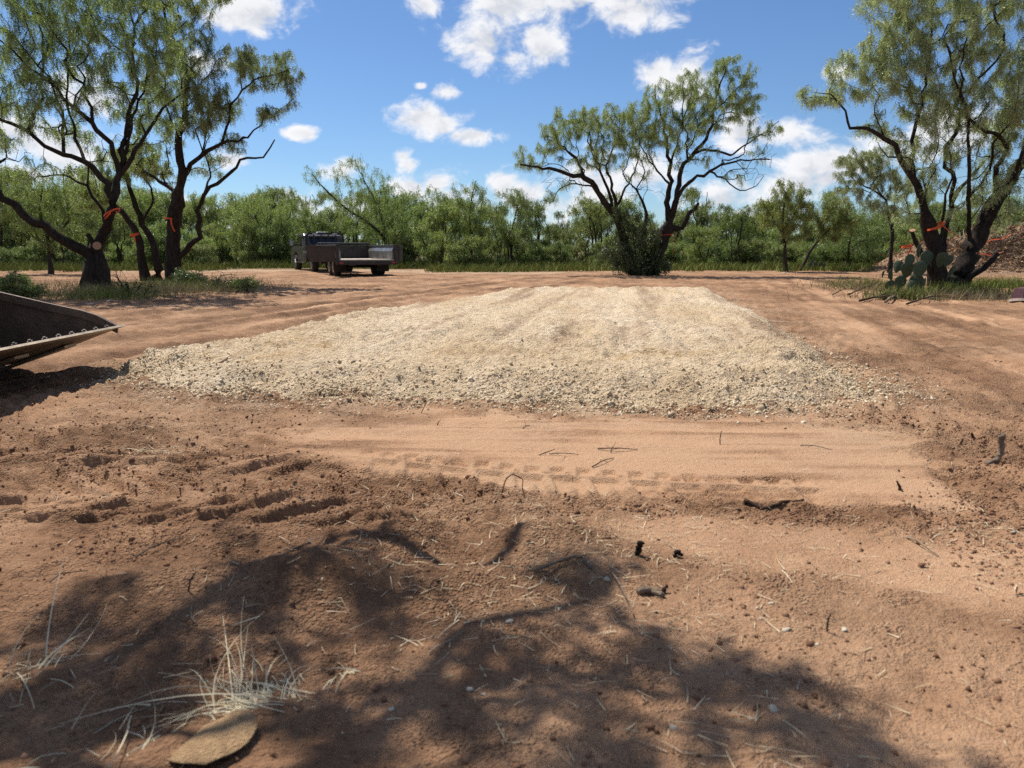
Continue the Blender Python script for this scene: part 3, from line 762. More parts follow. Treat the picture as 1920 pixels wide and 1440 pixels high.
HEROES['B'] = hero('mesquite_tree', (274, 528), [
    ([(274, 528), (264, 470), (258, 440), (240, 412), (222, 392), (190, 365)], .17, .06, 0),
    ([(300, 528), (288, 458), (267, 420), (250, 375), (242, 350), (230, 300)], .14, .05, .5),
    ([(267, 420), (285, 385), (280, 350), (262, 320)], .07, .03, .5)],
    [(200, 330, 55, 36, 0, .6), (240, 290, 55, 36, .3, .6), (280, 310, 40, 30, .5, .6), (170, 370, 40, 25, 0, .5)],
    7000, 103, 'slim two-stemmed mesquite between the two larger left trees', M_LEAF)
HEROES['M'] = hero('mesquite_tree', (1208, 516), [
    ([(1214, 516), (1224, 490), (1237, 457), (1253, 430)], .36, .28, 0),
    ([(1253, 430), (1253, 380), (1258, 340), (1253, 293), (1247, 247), (1240, 213), (1228, 175)], .18, .04, .5),
    ([(1256, 432), (1267, 380), (1271, 340), (1280, 307), (1307, 280), (1330, 247), (1340, 207), (1347, 167), (1363, 130)], .19, .035, -.5),
    ([(1269, 372), (1290, 343), (1320, 327), (1353, 310), (1400, 300), (1447, 298)], .12, .025, -1),
    ([(1333, 322), (1360, 337), (1387, 357), (1420, 347), (1433, 330)], .06, .02, -.6),
    ([(1293, 287), (1333, 280), (1367, 290), (1400, 270), (1433, 250), (1460, 227)], .09, .02, .8),
    ([(1255, 434), (1280, 427), (1290, 410), (1310, 383)], .20, .10, -.3),
    ([(1190, 512), (1167, 447), (1157, 407), (1133, 380), (1117, 353), (1097, 333), (1067, 328), (1040, 318), (1007, 315), (975, 308)], .24, .03, -.5),
    ([(1099, 334), (1087, 307), (1067, 283), (1043, 267), (1020, 250)], .09, .025, .5),
    ([(1153, 392), (1140, 353), (1127, 323), (1117, 297), (1107, 260), (1100, 227)], .11, .025, .6),
    ([(1157, 400), (1147, 347), (1138, 313), (1153, 273), (1163, 233)], .11, .025, -.4),
    ([(1157, 390), (1177, 343), (1192, 320), (1200, 280)], .09, .025, .3),
    ([(1258, 345), (1225, 312), (1205, 280), (1190, 240)], .07, .02, .5),
    ([(1205, 512), (1208, 450), (1212, 400), (1200, 370)], .16, .05, .4),
    ([(1250, 300), (1275, 250), (1290, 200), (1300, 150)], .06, .02, .5),
    ([(1115, 352), (1080, 345), (1050, 355), (1035, 380)], .05, .015, -.4),
    ([(1340, 210), (1370, 180), (1395, 150), (1400, 125)], .05, .02, .3)],
    [(1060, 228, 52, 26), (1112, 228, 52, 34), (1150, 222, 34, 30), (985, 292, 24, 26), (1038, 262, 36, 32), (1128, 280, 58, 36, 0, .8), (1190, 212, 40, 26), (1185, 262, 46, 34, 0, .9), (1370, 122, 32, 22), (1395, 140, 26, 26), (1300, 160, 50, 32),
     (1240, 186, 42, 36), (1330, 200, 80, 46), (1405, 190, 30, 44), (1262, 240, 66, 36), (1200, 240, 52, 44, 0, .9), (1425, 245, 30, 26, 0, .6), (1190, 300, 46, 32, 0, .35), (1085, 300, 40, 26, 0, .5),
     (1390, 320, 56, 26, 0, .05), (1420, 290, 40, 20, 0, .12), (1300, 290, 60, 30, 0, .3), (1205, 350, 40, 24, 0, .1), (1060, 345, 50, 20, 0, .15), (1010, 310, 30, 16, 0, .3), (1455, 235, 16, 18, 0, .8), (1300, 370, 22, 16, 0, .4)],
    29000, 104, 'large spreading mesquite standing alone behind the gravel pad', M_LEAF)
HEROES['R'] = hero('mesquite_tree', (1782, 546), [
    ([(1764, 546), (1757, 500), (1750, 455), (1740, 417)], .24, .19, 0),
    ([(1740, 417), (1727, 375), (1711, 333), (1694, 304), (1682, 283), (1648, 250), (1632, 237), (1598, 237), (1582, 208), (1552, 179), (1520, 172)], .17, .008, -.8),
    ([(1709, 330), (1711, 283), (1719, 242), (1715, 187), (1707, 167), (1682, 158), (1648, 125), (1610, 105)], .10, .02, .5),
    ([(1717, 250), (1732, 179), (1740, 117), (1748, 62), (1750, -10)], .07, .02, .3),
    ([(1795, 546), (1810, 495), (1828, 450), (1857, 396), (1878, 358), (1919, 304), (1985, 235)], .29, .10, .6),
    ([(1872, 368), (1869, 317), (1886, 283), (1882, 258), (1848, 242), (1815, 221), (1800, 150), (1812, 70)], .11, .025, -.8),
    ([(1818, 462), (1817, 392), (1819, 317), (1817, 242), (1807, 187), (1794, 167), (1775, 80)], .10, .025, -.8),
    ([(1821, 368), (1857, 317), (1866, 270), (1900, 220), (1910, 140)], .06, .02, -.6),
    ([(1760, 500), (1773, 437), (1782, 387), (1802, 358), (1815, 340), (1845, 305)], .15, .05, .9),
    ([(1750, 470), (1769, 417), (1773, 367), (1788, 337), (1780, 290)], .08, .025, -.5),
    ([(1800, 530), (1820, 518), (1843, 504), (1871, 475)], .10, .06, -.5),
    ([(1755, 520), (1735, 492), (1724, 462), (1711, 434)], .10, .085, -.7),
    ([(1756, 490), (1742, 440), (1735, 380), (1748, 320), (1760, 250)], .055, .02, -.5),
    ([(1870, 370), (1900, 335), (1920, 270), (1935, 180), (1930, 90)], .09, .025, -.3),
    ([(1655, 255), (1640, 215), (1650, 180), (1625, 150)], .05, .015, .4),
    ([(1694, 304), (1665, 295), (1650, 280), (1645, 268)], .05, .02, -.3)],
    [(1515, 174, 24, 18), (1552, 178, 36, 28), (1590, 122, 44, 34), (1640, 150, 55, 46), (1640, 84, 46, 38), (1700, 60, 62, 55), (1690, 0, 80, 46), (1780, 60, 80, 64), (1860, 100, 80, 74),
     (1760, 170, 80, 56), (1700, 220, 60, 44, 0, .9), (1840, 200, 80, 56), (1905, 215, 60, 56), (1618, 236, 26, 14, 0, .9), (1720, 285, 56, 36, 0, .6), (1790, 285, 60, 40, 0, .6), (1880, 0, 100, 60),
     (1800, -60, 170, 50), (1970, 150, 80, 150), (1900, 330, 50, 36, 0, .4), (1810, 360, 60, 40, 0, .12), (1870, 280, 50, 30, 0, .6), (1700, 110, 60, 40), (1760, 430, 40, 40, 0, .05), (1850, 345, 56, 36, 0, .7), (1740, 330, 44, 34, 0, .7), (1900, 400, 40, 40, 0, .5), (1690, 380, 30, 34, 0, .5)],
    39000, 105, 'large silvery mesquite on the right with prickly pear at its foot', M_LEAF_R, k=.22, ls=.8)
HEROES['S'] = hero('mesquite_tree', (1668, 512), [
    ([(1668, 512), (1672, 460), (1673, 433), (1664, 395), (1661, 375), (1640, 358), (1615, 346), (1595, 330)], .10, .02, 0),
    ([(1672, 430), (1678, 385), (1682, 350), (1672, 310)], .05, .015, .5)],
    [(1600, 308, 42, 32, 0, .9), (1648, 325, 40, 34, 0, .9), (1598, 355, 34, 24, 0, .8), (1680, 340, 36, 30, 0, .8), (1640, 290, 40, 22, 0, .8), (1650, 380, 40, 24, 0, .5)],
    11000, 106, 'small slender mesquite just left of the big silvery tree', M_LEAF_R)

# ------------------------------------------------------------------ thicket behind the clearing
BGL = dict(nl=4, leaflet=.052, wid=.015, plen=(.12, .24), spread=.16, rmax=.02)
SPECIAL = [
    ((735, 500), 48, [([(735, 500), (725, 455), (700, 425), (655, 395), (625, 370), (600, 345), (585, 326)], .12, .03, 0), ([(722, 450), (715, 400), (690, 350), (668, 310)], .10, .03, .5),
      ([(735, 470), (760, 420), (790, 385)], .08, .03, .3)],
     [(590, 328, 24, 20), (645, 322, 34, 22), (665, 305, 30, 15), (700, 338, 40, 24), (728, 368, 42, 28), (660, 375, 46, 36), (680, 410, 56, 40), (765, 400, 54, 40), (735, 440, 80, 36), (800, 370, 36, 26)], 7500,
     'tall ragged mesquite with a bare leaning branch behind the trailer'),
    ((880, 500), 46, [([(880, 498), (884, 450), (880, 410), (885, 370), (892, 340)], .08, .02, 0), ([(884, 440), (900, 400), (905, 365)], .05, .02, .3)],
     [(873, 352, 28, 16), (902, 362, 22, 20), (870, 388, 34, 24), (895, 410, 38, 28), (880, 445, 44, 26)], 3800, 'thin upright mesquite showing sky through its crown, between trailer and lone mesquite'),
    ((962, 500), 46, [([(962, 498), (958, 450), (965, 410), (975, 370)], .09, .02, 0), ([(958, 450), (935, 420), (930, 385)], .05, .02, .3)],
     [(958, 368, 32, 22), (985, 388, 32, 30), (940, 415, 40, 32), (975, 435, 48, 32)], 4200, 'rounded mesquite just left of the lone spreading mesquite'),
    ((1474, 508), 38, [([(1474, 508), (1470, 450), (1468, 405), (1474, 365), (1484, 345)], .11, .02, 0), ([(1470, 440), (1445, 405), (1430, 385)], .05, .02, .3), ([(1470, 430), (1495, 395), (1510, 380)], .05, .02, -.3)],
     [(1472, 352, 34, 18), (1495, 372, 32, 20), (1440, 380, 26, 22), (1508, 395, 28, 22), (1462, 412, 44, 24), (1490, 430, 36, 18)], 5000, 'slender dark-stemmed mesquite right of the lone spreading mesquite'),
    ((1504, 507), 39, [([(1500, 508), (1520, 470), (1550, 435), (1584, 406)], .09, .02, 0), ([(1530, 460), (1545, 425), (1548, 395)], .05, .02, .3)],
     [(1572, 388, 34, 22), (1545, 395, 32, 24), (1590, 415, 30, 20), (1555, 430, 36, 20)], 3600, 'leaning mesquite with a long bare stem left of the silvery tree'),
    ((505, 499), 50, [([(505, 500), (500, 450), (480, 410), (470, 380)], .10, .03, 0), ([(502, 460), (535, 420), (550, 385)], .08, .03, .3)],
     [(470, 390, 56, 32), (530, 388, 50, 28), (585, 408, 36, 26), (500, 440, 70, 40), (570, 445, 50, 34), (440, 430, 40, 40)], 7000, 'dense green mesquite just left of the truck cab'),
    ((95, 510), 35, [([(95, 510), (90, 450), (75, 400), (80, 350)], .11, .03, 0), ([(92, 460), (130, 410), (140, 360)], .08, .03, .3), ([(91, 470), (50, 430), (25, 390)], .07, .03, .3)],
     [(80, 360, 60, 34), (140, 370, 46, 40), (30, 390, 50, 40), (90, 420, 80, 36), (150, 430, 50, 40), (10, 340, 40, 34)], 6500, 'green mesquite seen behind the leaning left tree'),
    ((1590, 505), 42, [([(1590, 505), (1592, 460), (1600, 420)], .08, .03, 0)], [(1600, 400, 50, 26), (1570, 430, 46, 28), (1630, 425, 50, 32), (1600, 455, 60, 24)], 4200, 'bushy mesquite between the leaning stem and the small slender tree'),
]
for k, (bp, yd, limbs, bl, npin, lab) in enumerate(SPECIAL):
    gp = at(bp[0], bp[1], yd)
    hero('mesquite_tree', bp, limbs, bl, npin, 200 + k, lab, M_LEAF_B, dens=.42, zmin=.6, ydist=yd, leafkw=BGL, bark=M_BARK2)

def scrub(seed, h, wd, stems, npin):
    rng = np.random.default_rng(seed); T = Tree(seed)
    T.limb([(0, 0, -.1), (rng.normal(0, .1), rng.normal(0, .1), h * .22), (rng.normal(0, .25), rng.normal(0, .25), h * .55), (rng.normal(0, .4), rng.normal(0, .4), h * .85)], .075, .02, None)
    for q in range(stems):
        a = q * 2 * pi / stems + rng.uniform(-.5, .5); r = wd * rng.uniform(.3, .5)
        T.limb([(0, 0, 0), (r * .35 * cos(a), r * .35 * sin(a), h * .2), (r * .8 * cos(a), r * .8 * sin(a), h * .48), (r * 1.1 * cos(a + .3), r * 1.1 * sin(a + .3), h * rng.uniform(.6, .85))], .055, .015, 0)
    A = []
    for q in range(14):
        a = rng.uniform(0, 2 * pi); rr_ = wd * .5 * rng.uniform(.2, 1); z = h * rng.uniform(.22, .95)
        f = 1 - .5 * max(0, z / h - .55) / .45
        A.append(blob_pts(rng, (rr_ * f * cos(a), rr_ * f * sin(a), z), (wd * .21, wd * .21, h * .13), 26))
    T.grow(np.vstack(A), np.ones(14 * 26, bool), k=.3, zmin=.3)
    T.finish()
    root = empty('scrub_mesquite', (0, 0, 0)); o = np.zeros(3)
    T.tubes(T.isl, 'trunk', o, M_BARK2, root); T.tubes(~T.isl, 'branches', o, M_BARK2, root)
    T.leaves(npin, o, M_LEAF_B, root, **BGL)
    return root
BGL.update(leaflet=.058, wid=.017)
def tall(seed, h, wd, npin):
    rng = np.random.default_rng(seed); T = Tree(seed)
    for q in range(3):
        a = q * 2.1 + rng.uniform(-.5, .5); r = wd * rng.uniform(.12, .34)
        pts = [(0, 0, -.1)] + [(r * f * cos(a) + rng.normal(0, .12), r * f * sin(a) + rng.normal(0, .12), h * f) for f in (.25, .5, .72, .92)]
        T.limb(pts, .085 - .015 * q, .02, None if q == 0 else 0)
    A = []
    for q in range(11):
        a = rng.uniform(0, 2 * pi); rr_ = wd * .5 * rng.uniform(.1, 1); z = h * rng.uniform(.48, .97)
        A.append(blob_pts(rng, (rr_ * cos(a), rr_ * sin(a), z), (wd * .2, wd * .2, h * .085), 22))
    T.grow(np.vstack(A), np.ones(11 * 22, bool), k=.3, zmin=.9); T.finish()
    root = empty('scrub_mesquite', (0, 0, 0)); o = np.zeros(3)
    T.tubes(T.isl, 'trunk', o, M_BARK2, root); T.tubes(~T.isl, 'branches', o, M_BARK2, root); T.leaves(npin, o, M_LEAF_B, root, **BGL)
    return root
VAR = [scrub(300, 3.6, 3.4, 4, 5200), scrub(301, 4.0, 2.8, 3, 4600), scrub(302, 3.0, 3.6, 5, 5400), scrub(303, 3.4, 2.6, 3, 4200), scrub(304, 2.6, 3.0, 4, 4600), scrub(305, 4.2, 3.8, 5, 6000), tall(306, 5.0, 3.0, 2900), tall(307, 5.4, 3.6, 3300), tall(308, 4.6, 2.6, 2400)]
VH = [3.6, 4.0, 3.0, 3.4, 2.6, 4.2, 5.0, 5.4, 4.6]
SKX = [-200, 0, 150, 300, 440, 520, 600, 660, 740, 830, 900, 1000, 1060, 1150, 1300, 1400, 1480, 1560, 1650, 1750, 1920, 2150]
SKY = [350, 345, 350, 375, 372, 372, 402, 372, 385, 372, 400, 398, 405, 398, 405, 392, 395, 402, 392, 388, 385, 380]
rb = random.Random(17); first = [True] * 9; nfront = -1
ORD = 'first second third fourth fifth sixth seventh eighth ninth tenth eleventh twelfth thirteenth fourteenth fifteenth sixteenth seventeenth eighteenth nineteenth'.split()
ORD += ['twentieth'] + ['twenty-' + q for q in ORD[:9]] + ['thirtieth'] + ['thirty-' + q for q in ORD[:9]] + ['fortieth'] + ['forty-' + q for q in ORD[:9]]
def zone(px):
    if px < 560: return 'in the green thicket left of the truck'
    if px < 1190: return 'in the green thicket between truck and lone mesquite'
    return 'in the green thicket right of the lone mesquite'
for row, (yd, step, drop, word) in enumerate(((47, 62, 16, 'front row scrub mesquite'), (56, 58, 5, 'middle row scrub mesquite'), (70, 42, -1, 'back row scrub mesquite'))):
    px = -150 - 20 * row
    while px < 2080:
        px += step * rb.uniform(.7, 1.3)
        y = yd + rb.uniform(-2.5, 4.5)
        if row == 0 and 520 < px < 775: y = max(y, 48)
        top = np.interp(px, SKX, SKY) + drop + rb.uniform(-22, 34 if row == 0 else 24)
        if row == 0 and rb.random() < .4: top += 28
        c = at(px, top, y); z0 = Hs(c.x, y); hgt = max(1.6, c.z - z0)
        airy = row < 2 and rb.random() < .36
        if airy: top -= rb.uniform(12, 40); c = at(px, top, y); hgt = max(2.4, c.z - z0)
        v = min(range(6, 9) if airy else range(6), key=lambda q: abs(VH[q] - hgt * .92) + rb.uniform(0, 1.4))
        o = VAR[v] if first[v] else copy_tree(VAR[v]); first[v] = False
        s_ = hgt / VH[v] * 1.02
        o.location = (c.x, y, z0 - .03); o.rotation_euler = (0, 0, rb.uniform(0, 6.28)); o.scale = (s_ * rb.uniform(.9, 1.15), s_ * rb.uniform(.9, 1.15), s_)
        lab = '%s %s' % (word, zone(px))
        if row == 0:
            nfront += 1; lab = 'front row scrub mesquite of the thicket, %s from the left edge' % ORD[nfront]
        tag(o, lab, 'tree', '%ss %s' % (word.replace('mesquite', 'mesquite tree'), zone(px)))

px = -120
while px < 2060:
    px += rb.uniform(26, 52)
    y = rb.uniform(43.5, 58)
    if 505 < px < 770: y = max(y, 46.5)
    c = at(px, 480, y); z0 = Hs(c.x, y); v = rb.choice((2, 4, 4, 0)); hgt = rb.uniform(1.0, 2.1); s_ = hgt / VH[v]
    o = copy_tree(VAR[v]); o.name = 'low_scrub'; o.location = (c.x, y, z0 - .06); o.rotation_euler = (0, 0, rb.uniform(0, 6.28)); o.scale = (s_ * rb.uniform(1.0, 1.5), s_ * rb.uniform(1.0, 1.5), s_)
    for ch in o.children:
        if ch.name.startswith('trunk'): ch.name = 'stem'
    tag(o, 'low scrub bush under the trees ' + zone(px), 'bush', 'low scrub bushes ' + zone(px))

# dark leafy shrub in the lone mesquite's fork
def shrub(name, base_px, blobs, npin, seed, label, mat, ydist, leafkw, cat='shrub'):
    b = at(base_px[0], base_px[1], ydist); z0 = Hs(b.x, ydist); T = Tree(seed); rng = np.random.default_rng(seed)
    ppm = FPX / (ydist * cos(PITCH)); A = []
    c0 = np.array((b.x, ydist, z0 - .05)); T.limb([c0, c0 + (0, 0, .3)], .04, .03, None)
    for px, py, rx, ry in blobs:
        c = np.array(at(px, py, ydist)); c[2] = max(c[2], z0 + .15)
        A.append(blob_pts(rng, c, (rx / ppm, min(1.2, rx / ppm), ry / ppm), 40))
        T.limb([c0 + rng.normal(0, .12, 3) * (1, 1, 0), c0 * .5 + c * .5 + rng.normal(0, .1, 3), c], .03, .012, 0)
    A = np.vstack(A); A[:, 2] = np.maximum(A[:, 2], z0 + .06)
    T.grow(A, np.ones(len(A), bool), k=.3); T.finish(tip=.004)
    root = empty(name, tuple(c0)); T.tubes(np.ones(len(T.P), bool), 'stem', c0, M_BARK2, root)
    if npin: T.leaves(npin, c0, mat, root, 'foliage', **leafkw)
    return tag(root, label, cat)
DENSE = dict(nl=4, leaflet=.045, wid=.02, plen=(.10, .2), spread=.14, rmax=.02)
ym = G(1208, 516).y
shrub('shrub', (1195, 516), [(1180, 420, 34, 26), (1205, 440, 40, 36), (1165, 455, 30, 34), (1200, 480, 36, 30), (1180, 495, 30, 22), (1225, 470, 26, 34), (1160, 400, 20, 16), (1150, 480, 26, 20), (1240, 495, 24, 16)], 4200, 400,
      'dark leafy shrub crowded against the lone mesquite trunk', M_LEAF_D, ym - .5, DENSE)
shrub('weed_bush', (15, 566), [(0, 530, 50, 26), (30, 540, 32, 22), (60, 555, 24, 14), (-30, 540, 40, 30)], 4200, 401, 'low yellow-green weed bush at the left edge behind the bucket', M_LEAF_B, 16.5,
      dict(nl=5, leaflet=.03, wid=.008, plen=(.08, .16), spread=.06, rmax=.02, droop=(-1.2, .2)))
shrub('dry_bush', (245, 560), [(225, 520, 34, 22), (260, 535, 26, 16), (200, 530, 30, 18), (285, 545, 22, 14)], 0, 402, 'leafless grey twiggy bush beside the leaning left trunk', None, 17.6, {})
shrub('dry_bush', (410, 548), [(400, 520, 26, 18), (430, 525, 26, 16), (385, 530, 20, 14)], 350, 403, 'straggly brown bush right of the tall forked mesquite', M_LEAF_D, 20.5, dict(nl=3, leaflet=.03, wid=.008, rmax=.03))
shrub('weed_bush', (465, 545), [(465, 532, 18, 10), (450, 536, 14, 8)], 900, 404, 'small fresh green weed clump at the edge of the left trees', M_LEAF_B, 20.0, dict(nl=4, leaflet=.03, wid=.008, rmax=.03, droop=(-1.5, 0)))
shrub('weed_bush', (350, 545), [(345, 520, 24, 18), (370, 525, 18, 14)], 1500, 405, 'dark green weeds at the foot of the tall forked mesquite', M_LEAF_D, 21.5, dict(nl=4, leaflet=.03, wid=.008, rmax=.03, droop=(-1.5, 0)))

# ------------------------------------------------------------------ grasses
M_GRASS = isl_mat('green_grass', [(.13, .17, .035), (.19, .22, .05), (.25, .26, .075), (.16, .20, .045)], .8)
M_DRYG = isl_mat('dry_grass', [(.33, .27, .15), (.24, .20, .10), (.42, .35, .21), (.17, .16, .07)], .85)
def grass(name, n, sampler, hgt, wd, mat, label, cat, lean=.35, seed=1):
    rng = np.random.default_rng(seed); p = sampler(rng, n); n = len(p)
    z = H(p[:, 0], p[:, 1]); d = np.column_stack((rng.normal(0, lean, n), rng.normal(0, lean, n), np.ones(n)))
    L = hgt * rng.uniform(.4, 1.3, n)
    V, F = blades(name, np.column_stack((p, z - .01)), d, L, wd * rng.uniform(.7, 1.3, n), rng.normal(0, .3, (n, 3)) * L[:, None] * (1, 1, .2), rng=rng, segs=2)
    return tag(link(name, mesh_np(name, V, [F]), mat), label, cat, kind='stuff')
def strip_sampler(rng, n):
    out = np.empty((0, 2))
    while len(out) < n:
        y = rng.uniform(35, 56, n * 2); x = rng.uniform(-36, 36, n * 2)
        edge = 38.2 + 1.4 * fbm(x, x * 0, .25, 2, 131) + 5.5 * ((x > -15.5) & (x < -4.6))
        k = (y > edge) & (rng.uniform(size=n * 2) < np.exp(-(y - edge) / 8)) & (fbm(x, y, .5, 2, 132) > -.35)
        out = np.vstack((out, np.column_stack((x[k], y[k]))))
    return out[:n]
grass('grass_strip', 30000, strip_sampler, .42, .018, M_GRASS, 'green and yellowing grass along the foot of the thicket', 'grass', seed=2)
def around(spots):
    def f(rng, n):
        P = []
        for px, py, rx, ry, wgt in spots:
            c = G(px, py); q = rng.normal(size=(int(n * wgt), 2)) * .5
            P.append(np.column_stack((c.x + q[:, 0] * rx, c.y + q[:, 1] * ry)))
        return np.vstack(P)
    return f
grass('dry_grass', 9000, around([(200, 556, 1.6, 1.2, .22), (330, 548, 2.0, 1.6, .3), (420, 540, 1.6, 1.6, .12), (60, 540, 2.5, 2.5, .12), (1640, 545, 1.6, 1.0, .10), (1800, 560, 2.2, .8, .14)]), .26, .005, M_DRYG,
      'dry brown grass around the feet of the outer trees', 'grass', .5, 3)
grass('weeds', 7000, around([(330, 545, 1.8, 1.4, .3), (200, 560, 1.2, 1.0, .1), (1880, 540, 1.6, 1.6, .3), (1620, 540, 1.2, 1.0, .12), (1690, 560, .8, .3, .10), (1800, 550, 1.2, .8, .18)]), .30, .007, M_GRASS, 'olive weeds growing under the outer trees', 'weeds', .45, 4)

# ------------------------------------------------------------------ hard-surface helpers
def bm_box(bm, x0, x1, y0, y1, z0, z1, bev=0.0):
    r = bmesh.ops.create_cube(bm, size=1.0); vs = r['verts']
    bmesh.ops.scale(bm, vec=(x1 - x0, y1 - y0, z1 - z0), verts=vs)
    bmesh.ops.translate(bm, vec=((x0 + x1) / 2, (y0 + y1) / 2, (z0 + z1) / 2), verts=vs)
    if bev:
        es = list({e for v in vs for e in v.link_edges})
        bmesh.ops.bevel(bm, geom=es, offset=bev, segments=2, affect='EDGES', profile=.6)
def bm_prism(bm, prof, axis, a, b, bev=0.0):    # profile extruded along x (0) or y (1)
    f = (lambda u, v, w_: (w_, u, v)) if axis == 0 else (lambda u, v, w_: (u, w_, v))
    A = [bm.verts.new(f(u, v, a)) for u, v in prof]; B = [bm.verts.new(f(u, v, b)) for u, v in prof]
    n = len(prof); fs = [bm.faces.new(A), bm.faces.new(B[::-1])]
    for i in range(n): fs.append(bm.faces.new((A[i], B[i], B[(i + 1) % n], A[(i + 1) % n])))
    bmesh.ops.recalc_face_normals(bm, faces=fs)
    if bev:
        es = list({e for q in fs for e in q.edges}); bmesh.ops.bevel(bm, geom=es, offset=bev, segments=2, affect='EDGES', profile=.6)
def bm_cyl(bm, c, r, h, axis='z', n=20, r2=None):
    res = bmesh.ops.create_cone(bm, cap_ends=True, segments=n, radius1=r, radius2=r if r2 is None else r2, depth=h)
    M = {'z': Matrix(), 'x': Matrix.Rotation(pi / 2, 4, 'Y'), 'y': Matrix.Rotation(pi / 2, 4, 'X')}[axis]
    bmesh.ops.transform(bm, matrix=Matrix.Translation(c) @ M, verts=res['verts'])
def part(name, parent, mat, fn, smooth=False):
    bm = bmesh.new(); fn(bm); me = bpy.data.meshes.new(name); bm.to_mesh(me); bm.free()
    if smooth:
        me.polygons.foreach_set('use_smooth', np.ones(len(me.polygons), bool))
    o = link(name, me, mat, parent)
    return o
def boxes(*bs, bev=.01):
    def f(bm):
        for b in bs: bm_box(bm, *b, bev)
    return f
def tube_mesh(name, pts, rad, k=6, jit=0.0, rng=RNG, cap=True):
    pts = np.asarray(pts, float); m = len(pts); rad = np.broadcast_to(np.asarray(rad, float), (m,))
    tg = np.gradient(pts, axis=0); tg /= np.linalg.norm(tg, axis=1)[:, None] + 1e-9
    ref = np.array([.2, .3, .93]) if abs(tg[0][2]) < .8 else np.array([.9, .3, .1])
    u = np.cross(tg, ref); u /= np.linalg.norm(u, axis=1)[:, None]; v = np.cross(tg, u); a = np.arange(k) * 2 * pi / k
    rj = rad[:, None] * (1 + rng.normal(0, jit, (m, k)))
    ring = pts[:, None] + rj[:, :, None] * (np.cos(a)[None, :, None] * u[:, None] + np.sin(a)[None, :, None] * v[:, None])
    ii, jj = np.meshgrid(np.arange(m - 1), np.arange(k), indexing='ij'); j2 = (jj + 1) % k
    F = np.stack((ii * k + jj, ii * k + j2, (ii + 1) * k + j2, (ii + 1) * k + jj), -1).reshape(-1, 4)
    V = np.vstack((ring.reshape(-1, 3), pts[:1], pts[-1:])); jj = np.arange(k); j2 = (jj + 1) % k
    T0 = np.stack((j2, jj, np.full(k, m * k)), -1); T1 = np.stack(((m - 1) * k + jj, (m - 1) * k + j2, np.full(k, m * k + 1)), -1)
    return mesh_np(name, V, [F, T0, T1], True)

M_PAINT = simple('dusty_grey_paint', (.065, .067, .062), .35, .35, .3, 3, spec=.5, col2=(.11, .098, .082))
M_BLACK = simple('black_steel', (.018, .018, .019), .5, 0, .3, 6, spec=.4)
M_RUBBER = simple('tyre_rubber', (.016, .015, .014), .85, 0, .3, 10, bump=.4, bscale=30, col2=(.05, .04, .032))
M_GLASS = simple('dark_glass', (.012, .014, .016), .08, 0, .2, 2, spec=.7)
M_CHROME = simple('dull_chrome', (.5, .5, .5), .3, .9, .3, 5)
M_RED = simple('red_lens', (.35, .012, .01), .25, 0, .3, 5, spec=.5)
M_WHITE = simple('white_plastic', (.75, .75, .73), .4, 0, .1, 5)
M_TRAIL = simple('grey_trailer_steel', (.026, .025, .025), .5, .25, .3, 3, bump=.15, bscale=20, col2=(.065, .055, .046))
M_INNER = simple('worn_bed_steel', (.26, .255, .25), .42, .6, .4, 2.2, col2=(.12, .105, .09))
M_FLOORB = simple('dusty_bed_floor', (.50, .45, .36), .8, .1, .3, 2.5, col2=(.33, .27, .20))
M_DOORB = simple('dirty_brown_steel', (.085, .066, .05), .6, .3, .35, 3, col2=(.05, .04, .034))

def wheel(parent, x, y, r, wd, hubmat):
    o = part('wheel', parent, M_RUBBER, lambda bm: (bm_cyl(bm, (0, 0, 0), r, wd, 'x', 28), bmesh.ops.bevel(bm, geom=[e for e in bm.edges if len(e.link_faces) == 2 and any(len(f.verts) > 8 for f in e.link_faces)], offset=.035, segments=3, affect='EDGES')))
    o.location = (x, y, r - .015)
    sgn = 1 if x > 0 else -1
    def rim(bm):
        bm_cyl(bm, (sgn * wd * .46, 0, 0), r * .60, .05, 'x', 24); bm_cyl(bm, (sgn * (wd * .46 + .03), 0, 0), r * .22, .05, 'x', 14)
        for q in range(8):
            a = q * pi / 4; bm_cyl(bm, (sgn * (wd * .46 + .028), r * .38 * cos(a), r * .38 * sin(a)), r * .085, .02, 'x', 8)
    ri = part('rim', o, hubmat, rim)
    return o

